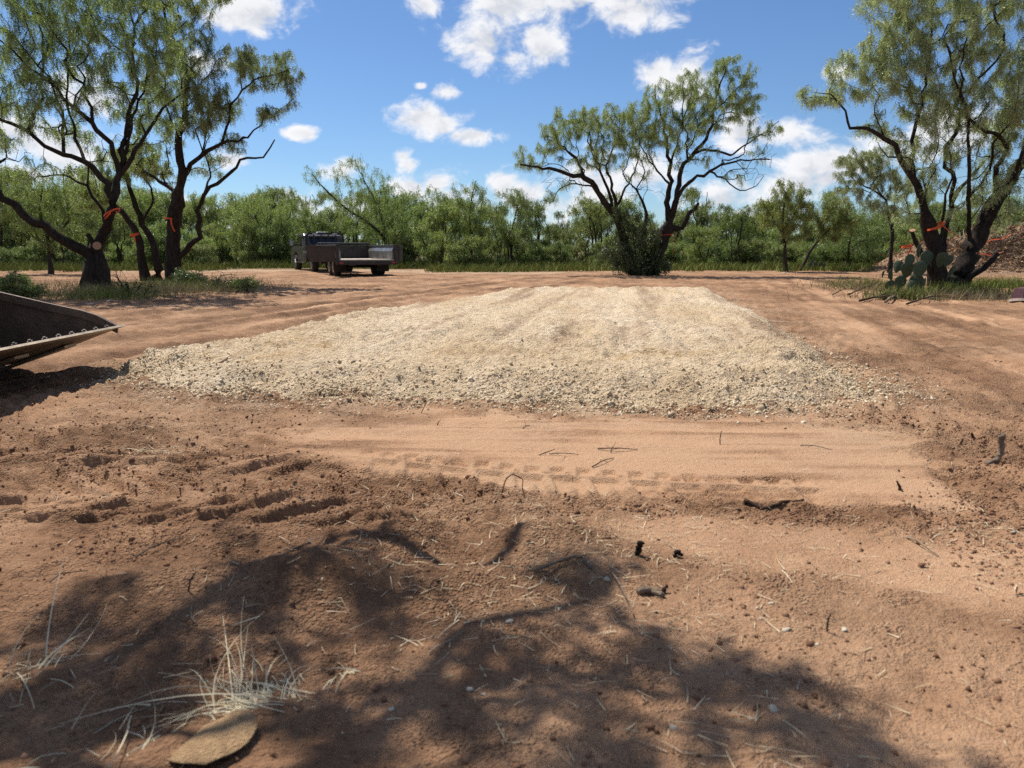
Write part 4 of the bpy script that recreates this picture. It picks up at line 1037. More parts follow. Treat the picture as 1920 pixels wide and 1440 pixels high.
# ------------------------------------------------------------------ dump trailer
TR = G(690, 518); HEAD = radians(25)
tr = empty('dump_trailer', (TR.x, TR.y, Hs(TR.x, TR.y)), HEAD); tr.scale = (1.2, 1, 1)
tag(tr, 'dark steel dump trailer with rear doors swung open, hitched to the pickup', 'trailer')
part('floor', tr, M_FLOORB, boxes((-.97, .97, .03, 4.15, .64, .69), bev=.006))
part('frame', tr, M_TRAIL, boxes((-1.06, 1.06, -.02, .10, .47, .635), (-.5, -.4, .1, 5.0, .42, .56), (.4, .5, .1, 5.0, .42, .56), (-.97, .97, 2.0, 2.1, .5, .63), (-.97, .97, 4.05, 4.2, .45, .635)))
for sx in (-1, 1):
    part('side_wall', tr, M_TRAIL, boxes((min(sx * .98, sx * 1.03), max(sx * .98, sx * 1.03), .05, 4.2, .64, 1.20), *[(min(sx * 1.031, sx * 1.085), max(sx * 1.031, sx * 1.085), q, q + .07, .64, 1.19) for q in np.arange(.35, 4.1, .6)]))
    part('top_rail', tr, M_TRAIL, boxes((min(sx * .95, sx * 1.09), max(sx * .95, sx * 1.09), .04, 4.22, 1.205, 1.30), bev=.015))
    part('corner_post', tr, M_TRAIL, boxes((min(sx * .99, sx * 1.10), max(sx * .99, sx * 1.10), -.06, .045, .50, 1.31), bev=.012))
    part('inner_liner', tr, M_INNER, lambda bm, sx=sx: bm_prism(bm, [(sx * .972, .695), (sx * .90, .70), (sx * .90, 1.03), (sx * .975, 1.195)], 1, .12, 4.1))
part('front_wall', tr, M_TRAIL, boxes((-1.03, 1.03, 4.205, 4.26, .64, 1.20), (-1.05, 1.05, 4.225, 4.30, 1.205, 1.30)))
part('hydraulic_box', tr, M_BLACK, boxes((-.4, .4, 4.4, 4.9, .56, 1.05), bev=.02))
part('tongue', tr, M_TRAIL, lambda bm: [bm_prism(bm, [(s * .5, 4.3), (s * .4, 4.3), (s * .03, 5.45), (s * .1, 5.5)], 0, .44, .56) if False else bm_box(bm, s * .22 - .06, s * .22 + .06, 4.3, 5.2, .44, .55, .01) for s in (-1, 1)] + [bm_box(bm, -.1, .1, 5.2, 5.65, .44, .56, .01)])
for sx, ang, nm in ((-1, radians(-6), 'left'), (1, radians(68), 'right')):
    # each door hangs on its corner post; the panel runs outward from the hinge
    d = part('door', tr, M_DOORB if sx < 0 else M_TRAIL, lambda bm, sx=sx: (bm_prism(bm, [(0, .60), (sx * .84, .60), (sx * .93, .80), (sx * .96, 1.24), (0, 1.24)], 1, -.02, .02),
         bm_box(bm, min(0, sx * .97), max(0, sx * .97), -.035, -.021, 1.17, 1.26, .006), bm_box(bm, sx * .04 - .03, sx * .04 + .03, -.04, -.021, .6, 1.16, .005)))
    d.location = (sx * 1.115, -.03, 0); d.rotation_euler = (0, 0, ang if sx < 0 else ang)
    part('hinge', d, M_BLACK, lambda bm: [bm_cyl(bm, (0, 0, q), .025, .12, 'z', 10) for q in (.7, 1.12)])
for sx in (-1, 1):
    for y in (1.55, 2.42): wheel(tr, sx * .80, y, .38, .23, M_CHROME)
    part('tail_light', tr, M_RED, boxes((sx * .93 - .08, sx * .93 + .08, -.035, -.021, .52, .59), bev=.006))
for y in (1.55, 2.42): part('axle', tr, M_BLACK, lambda bm, y=y: bm_cyl(bm, (0, y, .38), .05, 1.5, 'x', 10))
part('tarp_roll', tr, M_BLACK, lambda bm: bm_cyl(bm, (0, 4.36, 1.36), .055, 2.0, 'x', 12))
part('mud_flap', tr, M_RUBBER, boxes((.55, 1.0, 1.02, 1.04, .16, .62), bev=.003))
part('mud_flap', tr, M_RUBBER, boxes((-1.0, -.55, 1.02, 1.04, .16, .62), bev=.003))

# ------------------------------------------------------------------ flatbed pickup
HT = radians(27)
off = Vector((-sin(HEAD), cos(HEAD), 0)) * 5.65
tk = empty('pickup_truck', (TR.x + off.x, TR.y + off.y, Hs(TR.x + off.x, TR.y + off.y)), HT)
tag(tk, 'dark grey flatbed pickup with black headache rack, hitched to the dump trailer', 'truck')
def cab_profile():
    return [(2.80, .62), (2.80, 1.28), (2.95, 1.82), (3.15, 1.92), (4.35, 1.92), (4.62, 1.84), (5.20, 1.30), (6.45, 1.20), (6.62, 1.05), (6.62, .55), (5.95, .50), (5.90, .80), (5.60, .98), (5.10, .98), (4.82, .80), (4.78, .50), (2.95, .5)]
cab = part('body', tk, M_PAINT, lambda bm: bm_prism(bm, cab_profile(), 0, -.96, .96, .035))
for sx in (-1, 1):
    for y0, y1, tp in ((3.02, 3.72, 0), (3.80, 4.62, 1)):
        pr = [(y0, 1.30), (y1 + (.36 if tp else 0), 1.30), (y1 - (.02 if tp else 0), 1.78), (y0 + .1, 1.78)]
        g_ = part('window', tk, M_GLASS, lambda bm, pr=pr, sx=sx: bm_prism(bm, pr, 0, sx * .955, sx * .972))
    for y0, y1 in ((3.0, 3.75), (3.79, 4.75)):
        dr = part('door', tk, M_PAINT, lambda bm, y0=y0, y1=y1, sx=sx: bm_box(bm, min(sx * .95, sx * .978), max(sx * .95, sx * .978), y0, y1, .60, 1.27, .012))
        part('handle', dr, M_BLACK, lambda bm, y0=y0, sx=sx: bm_box(bm, min(sx * .979, sx * 1.0), max(sx * .979, sx * 1.0), y0 + .06, y0 + .24, 1.12, 1.16, .006))
    mr = part('mirror', tk, M_BLACK, lambda bm, sx=sx: (bm_box(bm, min(sx * 1.17, sx * 1.40), max(sx * 1.17, sx * 1.40), 4.62, 4.74, 1.28, 1.62, .03), bm_box(bm, min(sx * .95, sx * 1.2), max(sx * .95, sx * 1.2), 4.66, 4.72, 1.34, 1.40, .01)))
    part('mirror_glass', mr, M_CHROME, lambda bm, sx=sx: bm_box(bm, sx * 1.285 - .09, sx * 1.285 + .09, 4.61, 4.618, 1.32, 1.58))
    part('step_rail', tk, M_BLACK, boxes((sx * .98 - .06, sx * .98 + .06, 2.9, 4.7, .42, .48), bev=.02))
    wheel(tk, sx * .86, 5.35, .42, .28, M_CHROME); wheel(tk, sx * .86, 1.40, .42, .28, M_CHROME)
    fl = part('fender', tk, M_BLACK, lambda bm, sx=sx: bm_prism(bm, [(.9, .72), (1.05, .92), (1.75, .92), (1.9, .72), (1.86, .70), (1.72, .88), (1.08, .88), (.94, .70)], 0, sx * .68, sx * 1.02))
    part('tail_light', tk, M_RED, boxes((sx * .80 - .10, sx * .80 + .10, -.015, .0, .70, .80), bev=.005))
part('rear_window', tk, M_GLASS, lambda bm: bm_prism(bm, [(2.815, 1.36), (2.805, 1.36), (2.905, 1.74), (2.915, 1.74)], 0, -.7, .7))
part('flat_bed', tk, M_BLACK, boxes((-1.08, 1.08, .02, 2.66, .94, 1.02), (-1.06, 1.06, .0, .08, .66, .935), (-.45, -.3, .1, 2.9, .6, .935), (.3, .45, .1, 2.9, .6, .935)))
part('bed_trim', tk, M_CHROME, boxes((-1.12, -1.081, .02, 2.66, .93, 1.03), (1.081, 1.12, .02, 2.66, .93, 1.03), bev=.006))
rk = part('headache_rack', tk, M_BLACK, lambda bm: (bm_box(bm, -1.0, -.88, 2.56, 2.66, 1.025, 1.80, .02), bm_box(bm, .88, 1.0, 2.56, 2.66, 1.025, 1.80, .02), bm_prism(bm, [(-1.0, 1.80), (-.85, 1.96), (.85, 1.96), (1.0, 1.80), (.88, 1.80), (.8, 1.86), (-.8, 1.86), (-.88, 1.80)], 1, 2.56, 2.66),
     bm_box(bm, -.87, .87, 2.58, 2.64, 1.30, 1.38, .01), *[bm_box(bm, q - .035, q + .035, 2.59, 2.63, 1.381, 1.855, .008) for q in (-.55, -.18, .18, .55)], bm_box(bm, -.9, .9, 2.585, 2.635, 1.03, 1.29, .005)))
for q in (-.5, .5): part('rack_light', rk, M_WHITE, boxes((q - .12, q + .12, 2.55, 2.559, 1.885, 1.925), bev=.003))
part('beacon', tk, M_WHITE, lambda bm: bm_prism(bm, [(-.26, 1.935), (.26, 1.935), (.20, 2.02), (-.20, 2.02)], 1, 3.2, 3.5, .02))
part('tool_box', tk, M_BLACK, boxes((-.9, .6, 1.9, 2.5, 1.025, 1.30), bev=.02))
part('hitch_bar', tk, M_BLACK, boxes((-.06, .06, -.18, .1, .44, .52), bev=.008))
part('front_grille', tk, M_CHROME, boxes((-.7, .7, 6.60, 6.64, .7, 1.05), (-.95, .95, 6.6, 6.7, .45, .62), bev=.01))

# ------------------------------------------------------------------ loader bucket resting at the left
M_BUCK = simple('worn_brown_steel', (.085, .060, .046), .6, .3, .4, 4, bump=.5, bscale=24, col2=(.19, .130, .088), spec=.4)
M_EDGE = simple('scoured_cutting_edge', (.34, .265, .185), .5, .45, .35, 6, bump=.2, bscale=40, col2=(.20, .15, .10), spec=.5)
M_BOLT = simple('bright_bolt_steel', (.15, .125, .10), .75, .2, .3, 20)
BX, BY0, BY1 = -3.62, 4.92, 6.97
bk = empty('loader_bucket', (BX, (BY0 + BY1) / 2, 0)); Wb = (BY1 - BY0) / 2
tag(bk, 'worn brown loader bucket with bolted cutting edge, tipped up at the left edge', 'bucket')
# profile in the x-z plane, mouth towards +x; x measured back from the lip
outer = [(-.06, .375), (-.40, .245), (-.78, .11), (-1.02, .055), (-1.20, .075), (-1.34, .17), (-1.40, .32), (-1.36, .52), (-1.24, .72), (-1.12, .86)]
inner_ = [(x + dx, z + dz) for (x, z), (dx, dz) in zip(outer, [(0, .022), (-.006, .022), (-.006, .022), (0, .024), (.012, .02), (.02, .012), (.024, .0), (.022, -.008), (.02, -.012), (.02, -.012)])]
def shell(bm):
    n = len(outer)
    R = [[bm.verts.new((x, y, z)) for x, z in outer + inner_[::-1]] for y in (-Wb + .02, Wb - .02)]
    m = 2 * n
    for i in range(m): bm.faces.new((R[0][i], R[0][(i + 1) % m], R[1][(i + 1) % m], R[1][i]))
    bm.faces.new(R[0]); bm.faces.new(R[1][::-1]); bmesh.ops.recalc_face_normals(bm, faces=bm.faces)
part('shell', bk, M_BUCK, shell)
plate = [(-.03, .40), (-.10, .435), (-.22, .50), (-.36, .545), (-.7, .62), (-1.10, .715), (-1.16, .73), (-1.22, .70), (-1.34, .5), (-1.36, .32), (-1.30, .18), (-1.18, .095), (-1.02, .075), (-.78, .135), (-.40, .268)]
for s in (-1, 1):
    sp = part('side_plate', bk, M_BUCK, lambda bm, s=s: bm_prism(bm, plate, 1, s * Wb - .016, s * Wb + .016, .004))
    rim = [(-.03, .40), (-.10, .435), (-.22, .50), (-.36, .545), (-.7, .62), (-1.10, .715)]
    part('edge_bar', sp, M_BUCK, lambda bm, s=s: bm_prism(bm, [(x, z + .004) for x, z in rim] + [(x - .01, z - .065) for x, z in rim[::-1]], 1, s * Wb - .031 * s - .008, s * Wb - .031 * s + .008))
part('cutting_edge', bk, M_EDGE, lambda bm: bm_prism(bm, [(.02, .400), (-.015, .412), (-.24, .336), (-.235, .312), (-.03, .384)], 1, -Wb - .03, Wb + .03, .003))
bolt_me = None
for k in range(11):
    y = -Wb + .10 + k * (2 * Wb - .2) / 10
    o = part('bolt', bk, M_BOLT, lambda bm: (bm_cyl(bm, (0, 0, 0), .022, .02, 'z', 6), bm_cyl(bm, (0, 0, .014), .011, .016, 'z', 8))) if bolt_me is None else link('bolt', bolt_me, None, bk)
    bolt_me = o.data; o.location = (-.10, y, .397); o.rotation_euler = (0, radians(-18), .3 * k)
for y in (Wb - .35, 0, -Wb + .35):
    part('wear_strip', bk, M_EDGE, lambda bm, y=y: bm_prism(bm, [(-.30, .270), (-.95, .052), (-.95, .030), (-.30, .248)], 1, y - .09, y + .09))
for y in (-.5, -.25, .25, .5):
    part('mount_plate', bk, M_BUCK, lambda bm, y=y: bm_prism(bm, [(-1.40, .2), (-1.36, .6), (-1.62, .74), (-1.70, .5), (-1.62, .26)], 1, y - .02, y + .02))
part('top_lip', bk, M_EDGE, lambda bm: bm_prism(bm, [(-1.10, .84), (-1.10, .90), (-1.22, .90), (-1.22, .78)], 1, -Wb + .03, Wb - .03, .006))

# ------------------------------------------------------------------ tree overhead, outside the frame to the left, whose shade falls across the foreground
def caster(px, py, z):
    g = G(px, py); return np.array(g + SUN_DIR * (z / SUN_DIR.z))
OT = Tree(500); ob = np.array((-4.6, 2.2, 0.0))
OT.limb([ob - (0, 0, .1), ob + (.1, .2, 1.2), ob + (.5, .6, 2.3)], .22, .17, None)
OT.limb([ob + (.5, .6, 2.3), caster(-150, 1430, 3.0), caster(0, 1330, 3.3), caster(240, 1215, 3.5), caster(440, 1115, 3.7), caster(560, 1070, 3.9), caster(690, 1035, 4.0), caster(735, 1008, 4.1), caster(815, 985, 4.2)], .065, .026)
OT.limb([caster(560, 1070, 3.9), caster(640, 1018, 3.9), caster(730, 1038, 4.0), caster(830, 1052, 4.0), caster(905, 1058, 4.0), caster(1000, 1012, 4.1)], .045, .03)
OT.limb([caster(0, 1330, 3.3), caster(160, 1470, 3.6), caster(500, 1490, 3.9), caster(800, 1330, 4.2), caster(1000, 1250, 4.3), caster(1250, 1330, 4.5)], .07, .025)
OT.limb([caster(800, 1290, 4.2), caster(900, 1200, 4.2), caster(1080, 1120, 4.3), caster(1180, 1080, 4.3)], .035, .02)
OT.limb([ob + (.5, .6, 2.3), ob + (.2, 1.6, 3.6), ob + (.0, 2.2, 4.8)], .10, .03)
OT.limb([ob + (.3, .5, 2.0), ob + (-1.0, -.6, 3.4), ob + (-1.6, -1.0, 4.8)], .10, .03)
oa = []; orng = np.random.default_rng(501)
SH = [(620, 1095, .26, 60, 1), (120, 1300, .28, 60, 1), (330, 1260, .20, 40, 1), (240, 1150, .18, 22, 1), (480, 1120, .16, 22, 1), (60, 1400, .22, 30, 1), (850, 1250, .18, 40, 1), (780, 1340, .18, 44, 1), (700, 1420, .16, 44, 1),
      (1010, 1290, .16, 34, 1), (1120, 1190, .15, 26, 1), (1150, 1085, .12, 16, 1), (1060, 1068, .10, 12, 1), (1250, 1250, .13, 18, 1), (1400, 1290, .16, 30, 1), (1260, 1400, .18, 40, 1), (1500, 1380, .14, 24, 1), (1000, 1420, .17, 44, 1), (880, 1180, .12, 14, 1), (1640, 1440, .16, 24, 1),
      (560, 1180, .14, 22, 1), (600, 1330, .12, 22, 1), (30, 1230, .14, 14, 1), (430, 1020, .08, 7, 1), (1830, 1460, .14, 20, 1), (520, 1250, .12, 18, 1), (180, 1360, .12, 20, 1), (700, 1180, .10, 18, 1), (940, 1340, .10, 18, 1), (1140, 1300, .10, 16, 1), (1380, 1420, .12, 20, 1), (1560, 1300, .07, 8, 1), (380, 1180, .10, 14, 1), (740, 1090, .08, 9, 1), (160, 1200, .10, 12, 1)]
for px, py, r, n, _ in SH: oa.append(blob_pts(orng, caster(px, py, 4.1 + .25 * orng.normal()), (r * 1.25, r * 1.1, .35), max(5, int(n * .6))))
for c, r, n in ((ob + (-.2, 2.4, 5.2), 1.0, 60), (ob + (-1.7, -1.1, 5.2), 1.2, 60)): oa.append(blob_pts(orng, c, (r, r, .7), n))
oa = np.vstack(oa); OT.grow(oa, orng.uniform(size=len(oa)) < .55, k=.25, zmin=2.2, step=.15, jit=.02); OT.finish(tip=.004)
otr = empty('mesquite_tree', tuple(ob)); OT.tubes(OT.isl, 'trunk', ob, M_BARK, otr); OT.tubes(~OT.isl, 'branches', ob, M_BARK, otr)
OT.leaves(3500, ob, M_LEAF, otr, nl=6, leaflet=.028, wid=.009, plen=(.08, .15), spread=.035, droop=(.2, 1.2))
tag(otr, 'mesquite overhead whose leafy boughs shade the foreground dirt', 'tree')

# ------------------------------------------------------------------ orange flagging tape
M_TAPE = simple('orange_flagging_tape', (.72, .10, .022), .5, 0, .15, 10, spec=.3)
def ribbon(bm, pts, wvec, th=.003):
    n = len(pts); P = [Vector(p) for p in pts]
    wv = [Vector(wvec(k) if callable(wvec) else wvec) for k in range(n)]
    for k in range(n - 1):
        t = (P[k + 1] - P[k]).normalized()
        q = []
        for j in (k, k + 1):
            nn = t.cross(wv[j]).normalized() * th
            q.append([P[j] - wv[j] + nn, P[j] + wv[j] + nn, P[j] + wv[j] - nn, P[j] - wv[j] - nn])
        A = [bm.verts.new(v) for v in q[0]]; B = [bm.verts.new(v) for v in q[1]]
        bm.faces.new(A[::-1]); bm.faces.new(B)
        for i in range(4): bm.faces.new((A[i], A[(i + 1) % 4], B[(i + 1) % 4], B[i]))
def tape(px, py, y, r, tilt, tails, label, hw=.022):
    c = at(px, py, y); o = empty('flagging_tape', c)
    def band(bm):
        pts = []
        for k in range(17):
            a = k * 2 * pi / 16; pts.append((r * cos(a), r * sin(a), tilt * cos(a) * r))
        ribbon(bm, pts, (0, 0, hw))
    part('band', o, M_TAPE, band)
    for dx, dz, bend in tails:
        def tl(bm, dx=dx, dz=dz, bend=bend):
            pts = [(r * .3 + dx * t + bend * math.sin(t * 3), -r * 1.04 - .03 * t, -dz * t) for t in np.linspace(0, 1, 6)]
            ribbon(bm, pts, (hw * .9, .006, 0))
        part('tail', o, M_TAPE, tl)
    return tag(o, label, 'flagging tape', 'orange flagging tape on trees')
yA = G(184, 549).y; yC = G(325, 532).y; yR = G(1782, 546).y
tape(210, 399, yA - .25, .19, .55, [(-.14, .16, .02), (-.10, .10, .03)], 'orange tape tied around the leaning left mesquite')
tape(322, 410, yC, .235, -.1, [(.12, .42, -.03), (.02, .22, .02)], 'orange tape hanging from the tall forked mesquite trunk')
tape(252, 440, yC + .0, .14, .3, [(.03, .25, .02)], 'orange tape on the slim two-stemmed mesquite')
tape(1755, 424, yR - .25, .20, .5, [(.45, .30, -.02), (-.2, .1, .0)], 'orange tape strung across the right mesquite trunks', .026)
tape(1700, 462, yR - .75, .12, .2, [(-.08, .20, .03)], 'orange tape beside the cut stub at the right mesquite', .026)
tape(1252, 440, ym - .2, .33, .1, [(.06, .85, .03)], 'thin orange tape hanging on the lone mesquite trunk', .009)
tape(508, 452, 49, .10, .1, [(.05, .5, .03)], 'tiny orange tape in the scrub left of the truck', .03)

# sawn faces of cut limbs
M_CUT = simple('sawn_wood', (.42, .26, .15), .8, 0, .3, 30, col2=(.28, .15, .08))
# pale sawn scar on the leaning mesquite
c = at(183, 462, yA - .42)
o = part('sawn_limb', None, M_BARK, lambda bm: bm_cyl(bm, (0, 0, 0), .115, .22, 'y', 14)); o.location = c
root = HEROES['A'][0]; o.parent = root; o.location = Vector(c) - Vector(root.location)
f = part('sawn_face', o, M_CUT, lambda bm: bm_cyl(bm, (0, -.114, 0), .098, .012, 'y', 18))
o.rotation_euler = (radians(-8), 0, radians(22))
c = at(1711, 432, yR - .7); root = HEROES['R'][0]
f = part('sawn_face', root, M_CUT, lambda bm: bm_cyl(bm, (0, 0, 0), .075, .02, 'z', 14)); f.location = Vector(c) - Vector(root.location); f.rotation_euler = (radians(25), radians(-15), 0)

# ------------------------------------------------------------------ prickly pear
M_PEAR = simple('prickly_pear_green', (.062, .092, .048), .6, 0, .3, 12, bump=.5, bscale=60, spec=.3, col2=(.040, .060, .030))
M_PEARD = simple('dried_cactus_pad', (.58, .38, .19), .85, 0, .3, 9, bump=1.2, bscale=30, col2=(.34, .20, .10))
def pear_mesh(name, seed, warp=.0, dry=False):
    bm = bmesh.new(); bmesh.ops.create_icosphere(bm, subdivisions=3, radius=1.0); rr = random.Random(seed)
    for v in bm.verts:
        x, y, z = v.co
        wd = .78 + .22 * z - .12 * max(0, -z)
        if dry: wd = 1.0 + .07 * math.sin(5 * z + 3 * x) + .04 * math.sin(11 * x + 7 * z); y = y * .45 + .5 * (.4 * x * x + .3 * z * z) + .10 * math.sin(3.2 * x + 2 * z)
        v.co = (x * .42 * wd, y * .05 * (1 + .2 * z) + .04 * x * x + warp * x * z, (z + 1) * .5)
    me = bpy.data.meshes.new(name); bm.to_mesh(me); bm.free(); me.polygons.foreach_set('use_smooth', np.ones(len(me.polygons), bool)); return me
PEAR = [pear_mesh('cactus_pad_%d' % k, k, .05 * (k - 1)) for k in range(3)]
for m_ in PEAR: m_.materials.append(M_PEAR)
def pear(base_px, y, pads, label):
    b = at(base_px[0], base_px[1], y); z0 = Hs(b.x, y); root = empty('prickly_pear', (b.x, y, z0)); ppm = FPX / (y * cos(PITCH))
    rr = random.Random(int(base_px[0]))
    for px, py, hpx, tilt in pads:                     # px,py: foot of the pad
        p = at(px, py, y + rr.uniform(-.4, .4)); o = link('pad', PEAR[rr.randrange(3)], None, root)
        s_ = hpx / ppm * .88; o.location = Vector((p.x - b.x, p.y - y, max(p.z - z0, 0) - .02)); o.scale = (s_ * 1.05, s_, s_)
        o.rotation_euler = (rr.uniform(-.35, .35), radians(tilt), rr.uniform(-.9, .9))
    return tag(root, label, 'cactus')
yP = G(1700, 553).y
pear((1690, 553), yP, [(1668, 548, 30, -12), (1672, 524, 26, -30), (1680, 510, 28, 10), (1698, 520, 36, 5), (1700, 500, 30, 24), (1712, 546, 40, 10), (1716, 522, 40, 16), (1728, 548, 34, -8), (1690, 556, 18, -20), (1700, 545, 26, 30),
     (1735, 500, 36, 4), (1722, 484, 34, -18), (1760, 500, 34, 8), (1776, 520, 32, 30), (1770, 500, 30, 30), (1684, 544, 34, 8), (1654, 520, 16, 10), (1706, 560, 16, 20)],
     'prickly pear with broad grey-green pads at the foot of the right mesquite')
pear((1530, 502), 38, [(1520, 501, 12, -10), (1528, 501, 13, 5), (1536, 500, 12, 20), (1544, 502, 11, 0), (1526, 494, 10, -8)], 'small far prickly pear beyond the clearing left of the silvery tree')

# ------------------------------------------------------------------ brush heap behind the right mesquite
M_HEAP = simple('leafy_brush_heap', (.17, .092, .052), .95, 0, .5, 5, bump=2.5, bscale=11, col2=(.30, .19, .11), coords='Object')
hp = G(1880, 512); HX, HY = hp.x + 1.2, hp.y + 2.0
def heap_z(x, y):
    u = (x - HX) / 5.2; v = (y - HY) / 3.2; d2 = u * u + v * v
    b = np.exp(-d2 * 1.7) * 2.35 + .75 * np.exp(-(((x - HX + 4.6) / 1.5) ** 2 + ((y - HY + .4) / 1.6) ** 2))
    return b * (1 + .28 * fbm(x, y, .55, 3, 141)) + .10 * fbm(x, y, 2.2, 3, 142) * np.clip(b, 0, 1) - .12
gx_, gy_ = np.meshgrid(np.linspace(HX - 8, HX + 8, 120), np.linspace(HY - 5, HY + 5, 80), indexing='ij')
gz_ = heap_z(gx_, gy_); nx_, ny_ = gx_.shape
ii, jj = np.meshgrid(np.arange(nx_ - 1), np.arange(ny_ - 1), indexing='ij')
q_ = np.stack((ii * ny_ + jj, (ii + 1) * ny_ + jj, (ii + 1) * ny_ + jj + 1, ii * ny_ + jj + 1), -1).reshape(-1, 4)
root = empty('brush_pile', (HX, HY, 0)); tag(root, 'big heap of bulldozed brush and dirt behind the right mesquite', 'brush pile')
link('heap', mesh_np('heap', np.column_stack((gx_.ravel() - HX, gy_.ravel() - HY, gz_.ravel())), [q_], True), M_HEAP, root)
rng = np.random.default_rng(77); n = 2600
p = np.column_stack((rng.normal(HX - .6, 3.0, n), rng.normal(HY - 1.0, 1.6, n))); zz = heap_z(p[:, 0], p[:, 1]); k = zz > .12; p = p[k]; zz = zz[k]; n = len(p)
d = np.column_stack((rng.normal(0, 1, n), rng.normal(0, .6, n), rng.normal(.15, .35, n)))
V, F = blades('sticks', np.column_stack((p - (HX, HY), zz + .02)), d, rng.gamma(2, .22, n) + .1, rng.uniform(.012, .032, n), rng.normal(0, .08, (n, 3)), rng=rng)
M_STK = isl_mat('brush_sticks', [(.30, .22, .14), (.16, .11, .075), (.44, .36, .26), (.09, .065, .05)])
tag(link('sticks', mesh_np('sticks', V, [F]), M_STK, root), kind='stuff')
n = 5200
p = np.column_stack((rng.normal(HX - .6, 3.2, n), rng.normal(HY - 1.0, 1.7, n))); zz = heap_z(p[:, 0], p[:, 1]); k = zz > .08; p = p[k]; zz = zz[k]; n = len(p)
d = rng.normal(size=(n, 3)) * (1, 1, .5)
V, F = blades('leaves', np.column_stack((p - (HX, HY), zz + .03)), d, rng.uniform(.08, .26, n), rng.uniform(.02, .055, n), rng.normal(0, .02, (n, 3)), rng=rng, segs=1)
M_DLF = isl_mat('dead_leaves', [(.42, .24, .13), (.26, .22, .10), (.50, .36, .23), (.26, .12, .065), (.34, .19, .10)])
tag(link('dead_leaves', mesh_np('dead_leaves', V, [F]), M_DLF, root), kind='stuff')
for q, (px, py, dx, dz) in enumerate(((1850, 455, 1.1, .34), (1838, 478, .95, .05), (1895, 488, .3, -.25))):
    y_ = HY - 2.4; c = at(px, py, y_); z_ = float(heap_z(np.array([c.x]), np.array([y_]))[0])
    o = part('flagging_tape', None, M_TAPE, lambda bm, dx=dx, dz=dz, q=q: ribbon(bm, [(dx * t, .06 * math.sin(9 * t + q), dz * t + .05 * math.sin(7 * t + q)) for t in np.linspace(0, 1, 12)], lambda k: (.004, .016, .03 - .012 * (k % 3))))
    o.location = c
    tag(o, ('long orange tape strip running up the brush heap', 'orange tape strip lying level across the brush heap', 'short orange tape scrap low on the brush heap')[q], 'flagging tape', 'orange flagging tape on the brush heap')

# ------------------------------------------------------------------ fallen wood, rocks and other small things
M_WOOD = bark_material('weathered_wood', (.16, .115, .080), (.36, .28, .20), 20)
M_DARKW = bark_material('dark_root_wood', (.055, .034, .024), (.15, .092, .062), 26)
M_CHAR = bark_material('charred_wood', (.018, .014, .012), (.06, .045, .036), 40)
M_PALER = isl_mat('pale_rock', [(.46, .38, .28), (.56, .48, .37)])
def stick(name, pts, r0, r1, mat, label, cat='branch', group=None, forks=(), k=7):
    P = np.array(pts, float); m = 9; t = np.linspace(0, len(P) - 1, m + (len(P) - 2) * 4)
    Q = np.column_stack([np.interp(t, np.arange(len(P)), P[:, i]) for i in range(3)])
    Q[1:-1] = .25 * Q[:-2] + .5 * Q[1:-1] + .25 * Q[2:]
    b = Q[0].copy(); R = np.linspace(r0, r1, len(Q)); rg_ = np.random.default_rng(int(abs(b[0] * 997 + b[1] * 131)))
    Q = Q + rg_.normal(0, r0 * .18, Q.shape)
    if not forks:
        o = link(name, tube_mesh(name, Q - b, R, k, .12, rg_), mat); o.location = b
        return tag(o, label, cat, group)
    root = empty(name, b); link('stem', tube_mesh('stem', Q - b, R, k, .12, rg_), mat, root)
    for f_, vec, rr_ in forks:
        a = Q[int(f_ * (len(Q) - 1))] - b; e = np.array(vec)
        tt2 = np.linspace(0, 1, 5)[:, None]
        link('fork', tube_mesh('fork', a + e * tt2 + rg_.normal(0, .04, (5, 3)) * np.linalg.norm(e) * tt2, np.linspace(rr_, rr_ * .4, 5), 5, .1, rg_), mat, root)
    return tag(root, label, cat, group)
def gp(px, py, dz=0.0):
    p = G(px, py); return (p.x, p.y, float(surf_z(p.x, p.y)[0]) + dz)
def up(px, py, px2, py2):        # upright piece: foot pixel, top pixel at the same distance
    f = gp(px, py); p = at(px2, py2, f[1]); return f, (p.x, p.y, p.z)
# bent stump stick on the right
f, t_ = up(1848, 874, 1880, 815)
stick('bent_stick', [f, (f[0] + .05, f[1], f[2] + .02), (f[0] + .075, f[1], f[2] + .06), (f[0] + .07, f[1] + .01, f[2] + .13), t_], .014, .015, M_WOOD, 'bent weathered stick standing out of the dirt on the right', 'stick', None, ((.75, (.02, 0, .01), .006),))
f, t_ = up(1800, 838, 1806, 822); stick('stub', [f, t_], .006, .004, M_DARKW, 'small stub left of the bent stick', 'stick')
f, t_ = up(1828, 826, 1822, 812); stick('stub', [f, t_], .009, .006, M_DARKW, 'dark splintered stub just behind the bent stick', 'stick')
f, t_ = up(1686, 924, 1680, 902); stick('root_stub', [f, ((f[0] + t_[0]) / 2 + .008, f[1], (f[2] + t_[2]) / 2), t_], .008, .003, M_DARKW, 'curved root stub at the right end of the graded strip', 'stick')
# wiry loop
f = gp(940, 928); e = gp(985, 930)
stick('wiry_root', [f, (f[0] + .02, f[1], .075), (f[0] + .05, f[1], .10), (e[0] - .01, e[1], .08), (e[0] - .015, e[1], .045), e], .0028, .002, M_DARKW, 'thin wiry root arching out of the soil in the middle', 'root')
f = gp(926, 960); stick('wiry_root', [f, (f[0] + .01, f[1], .05), (f[0] + .05, f[1] + .1, .02)], .003, .002, M_DARKW, 'small crooked rootlet below the arching root', 'root')
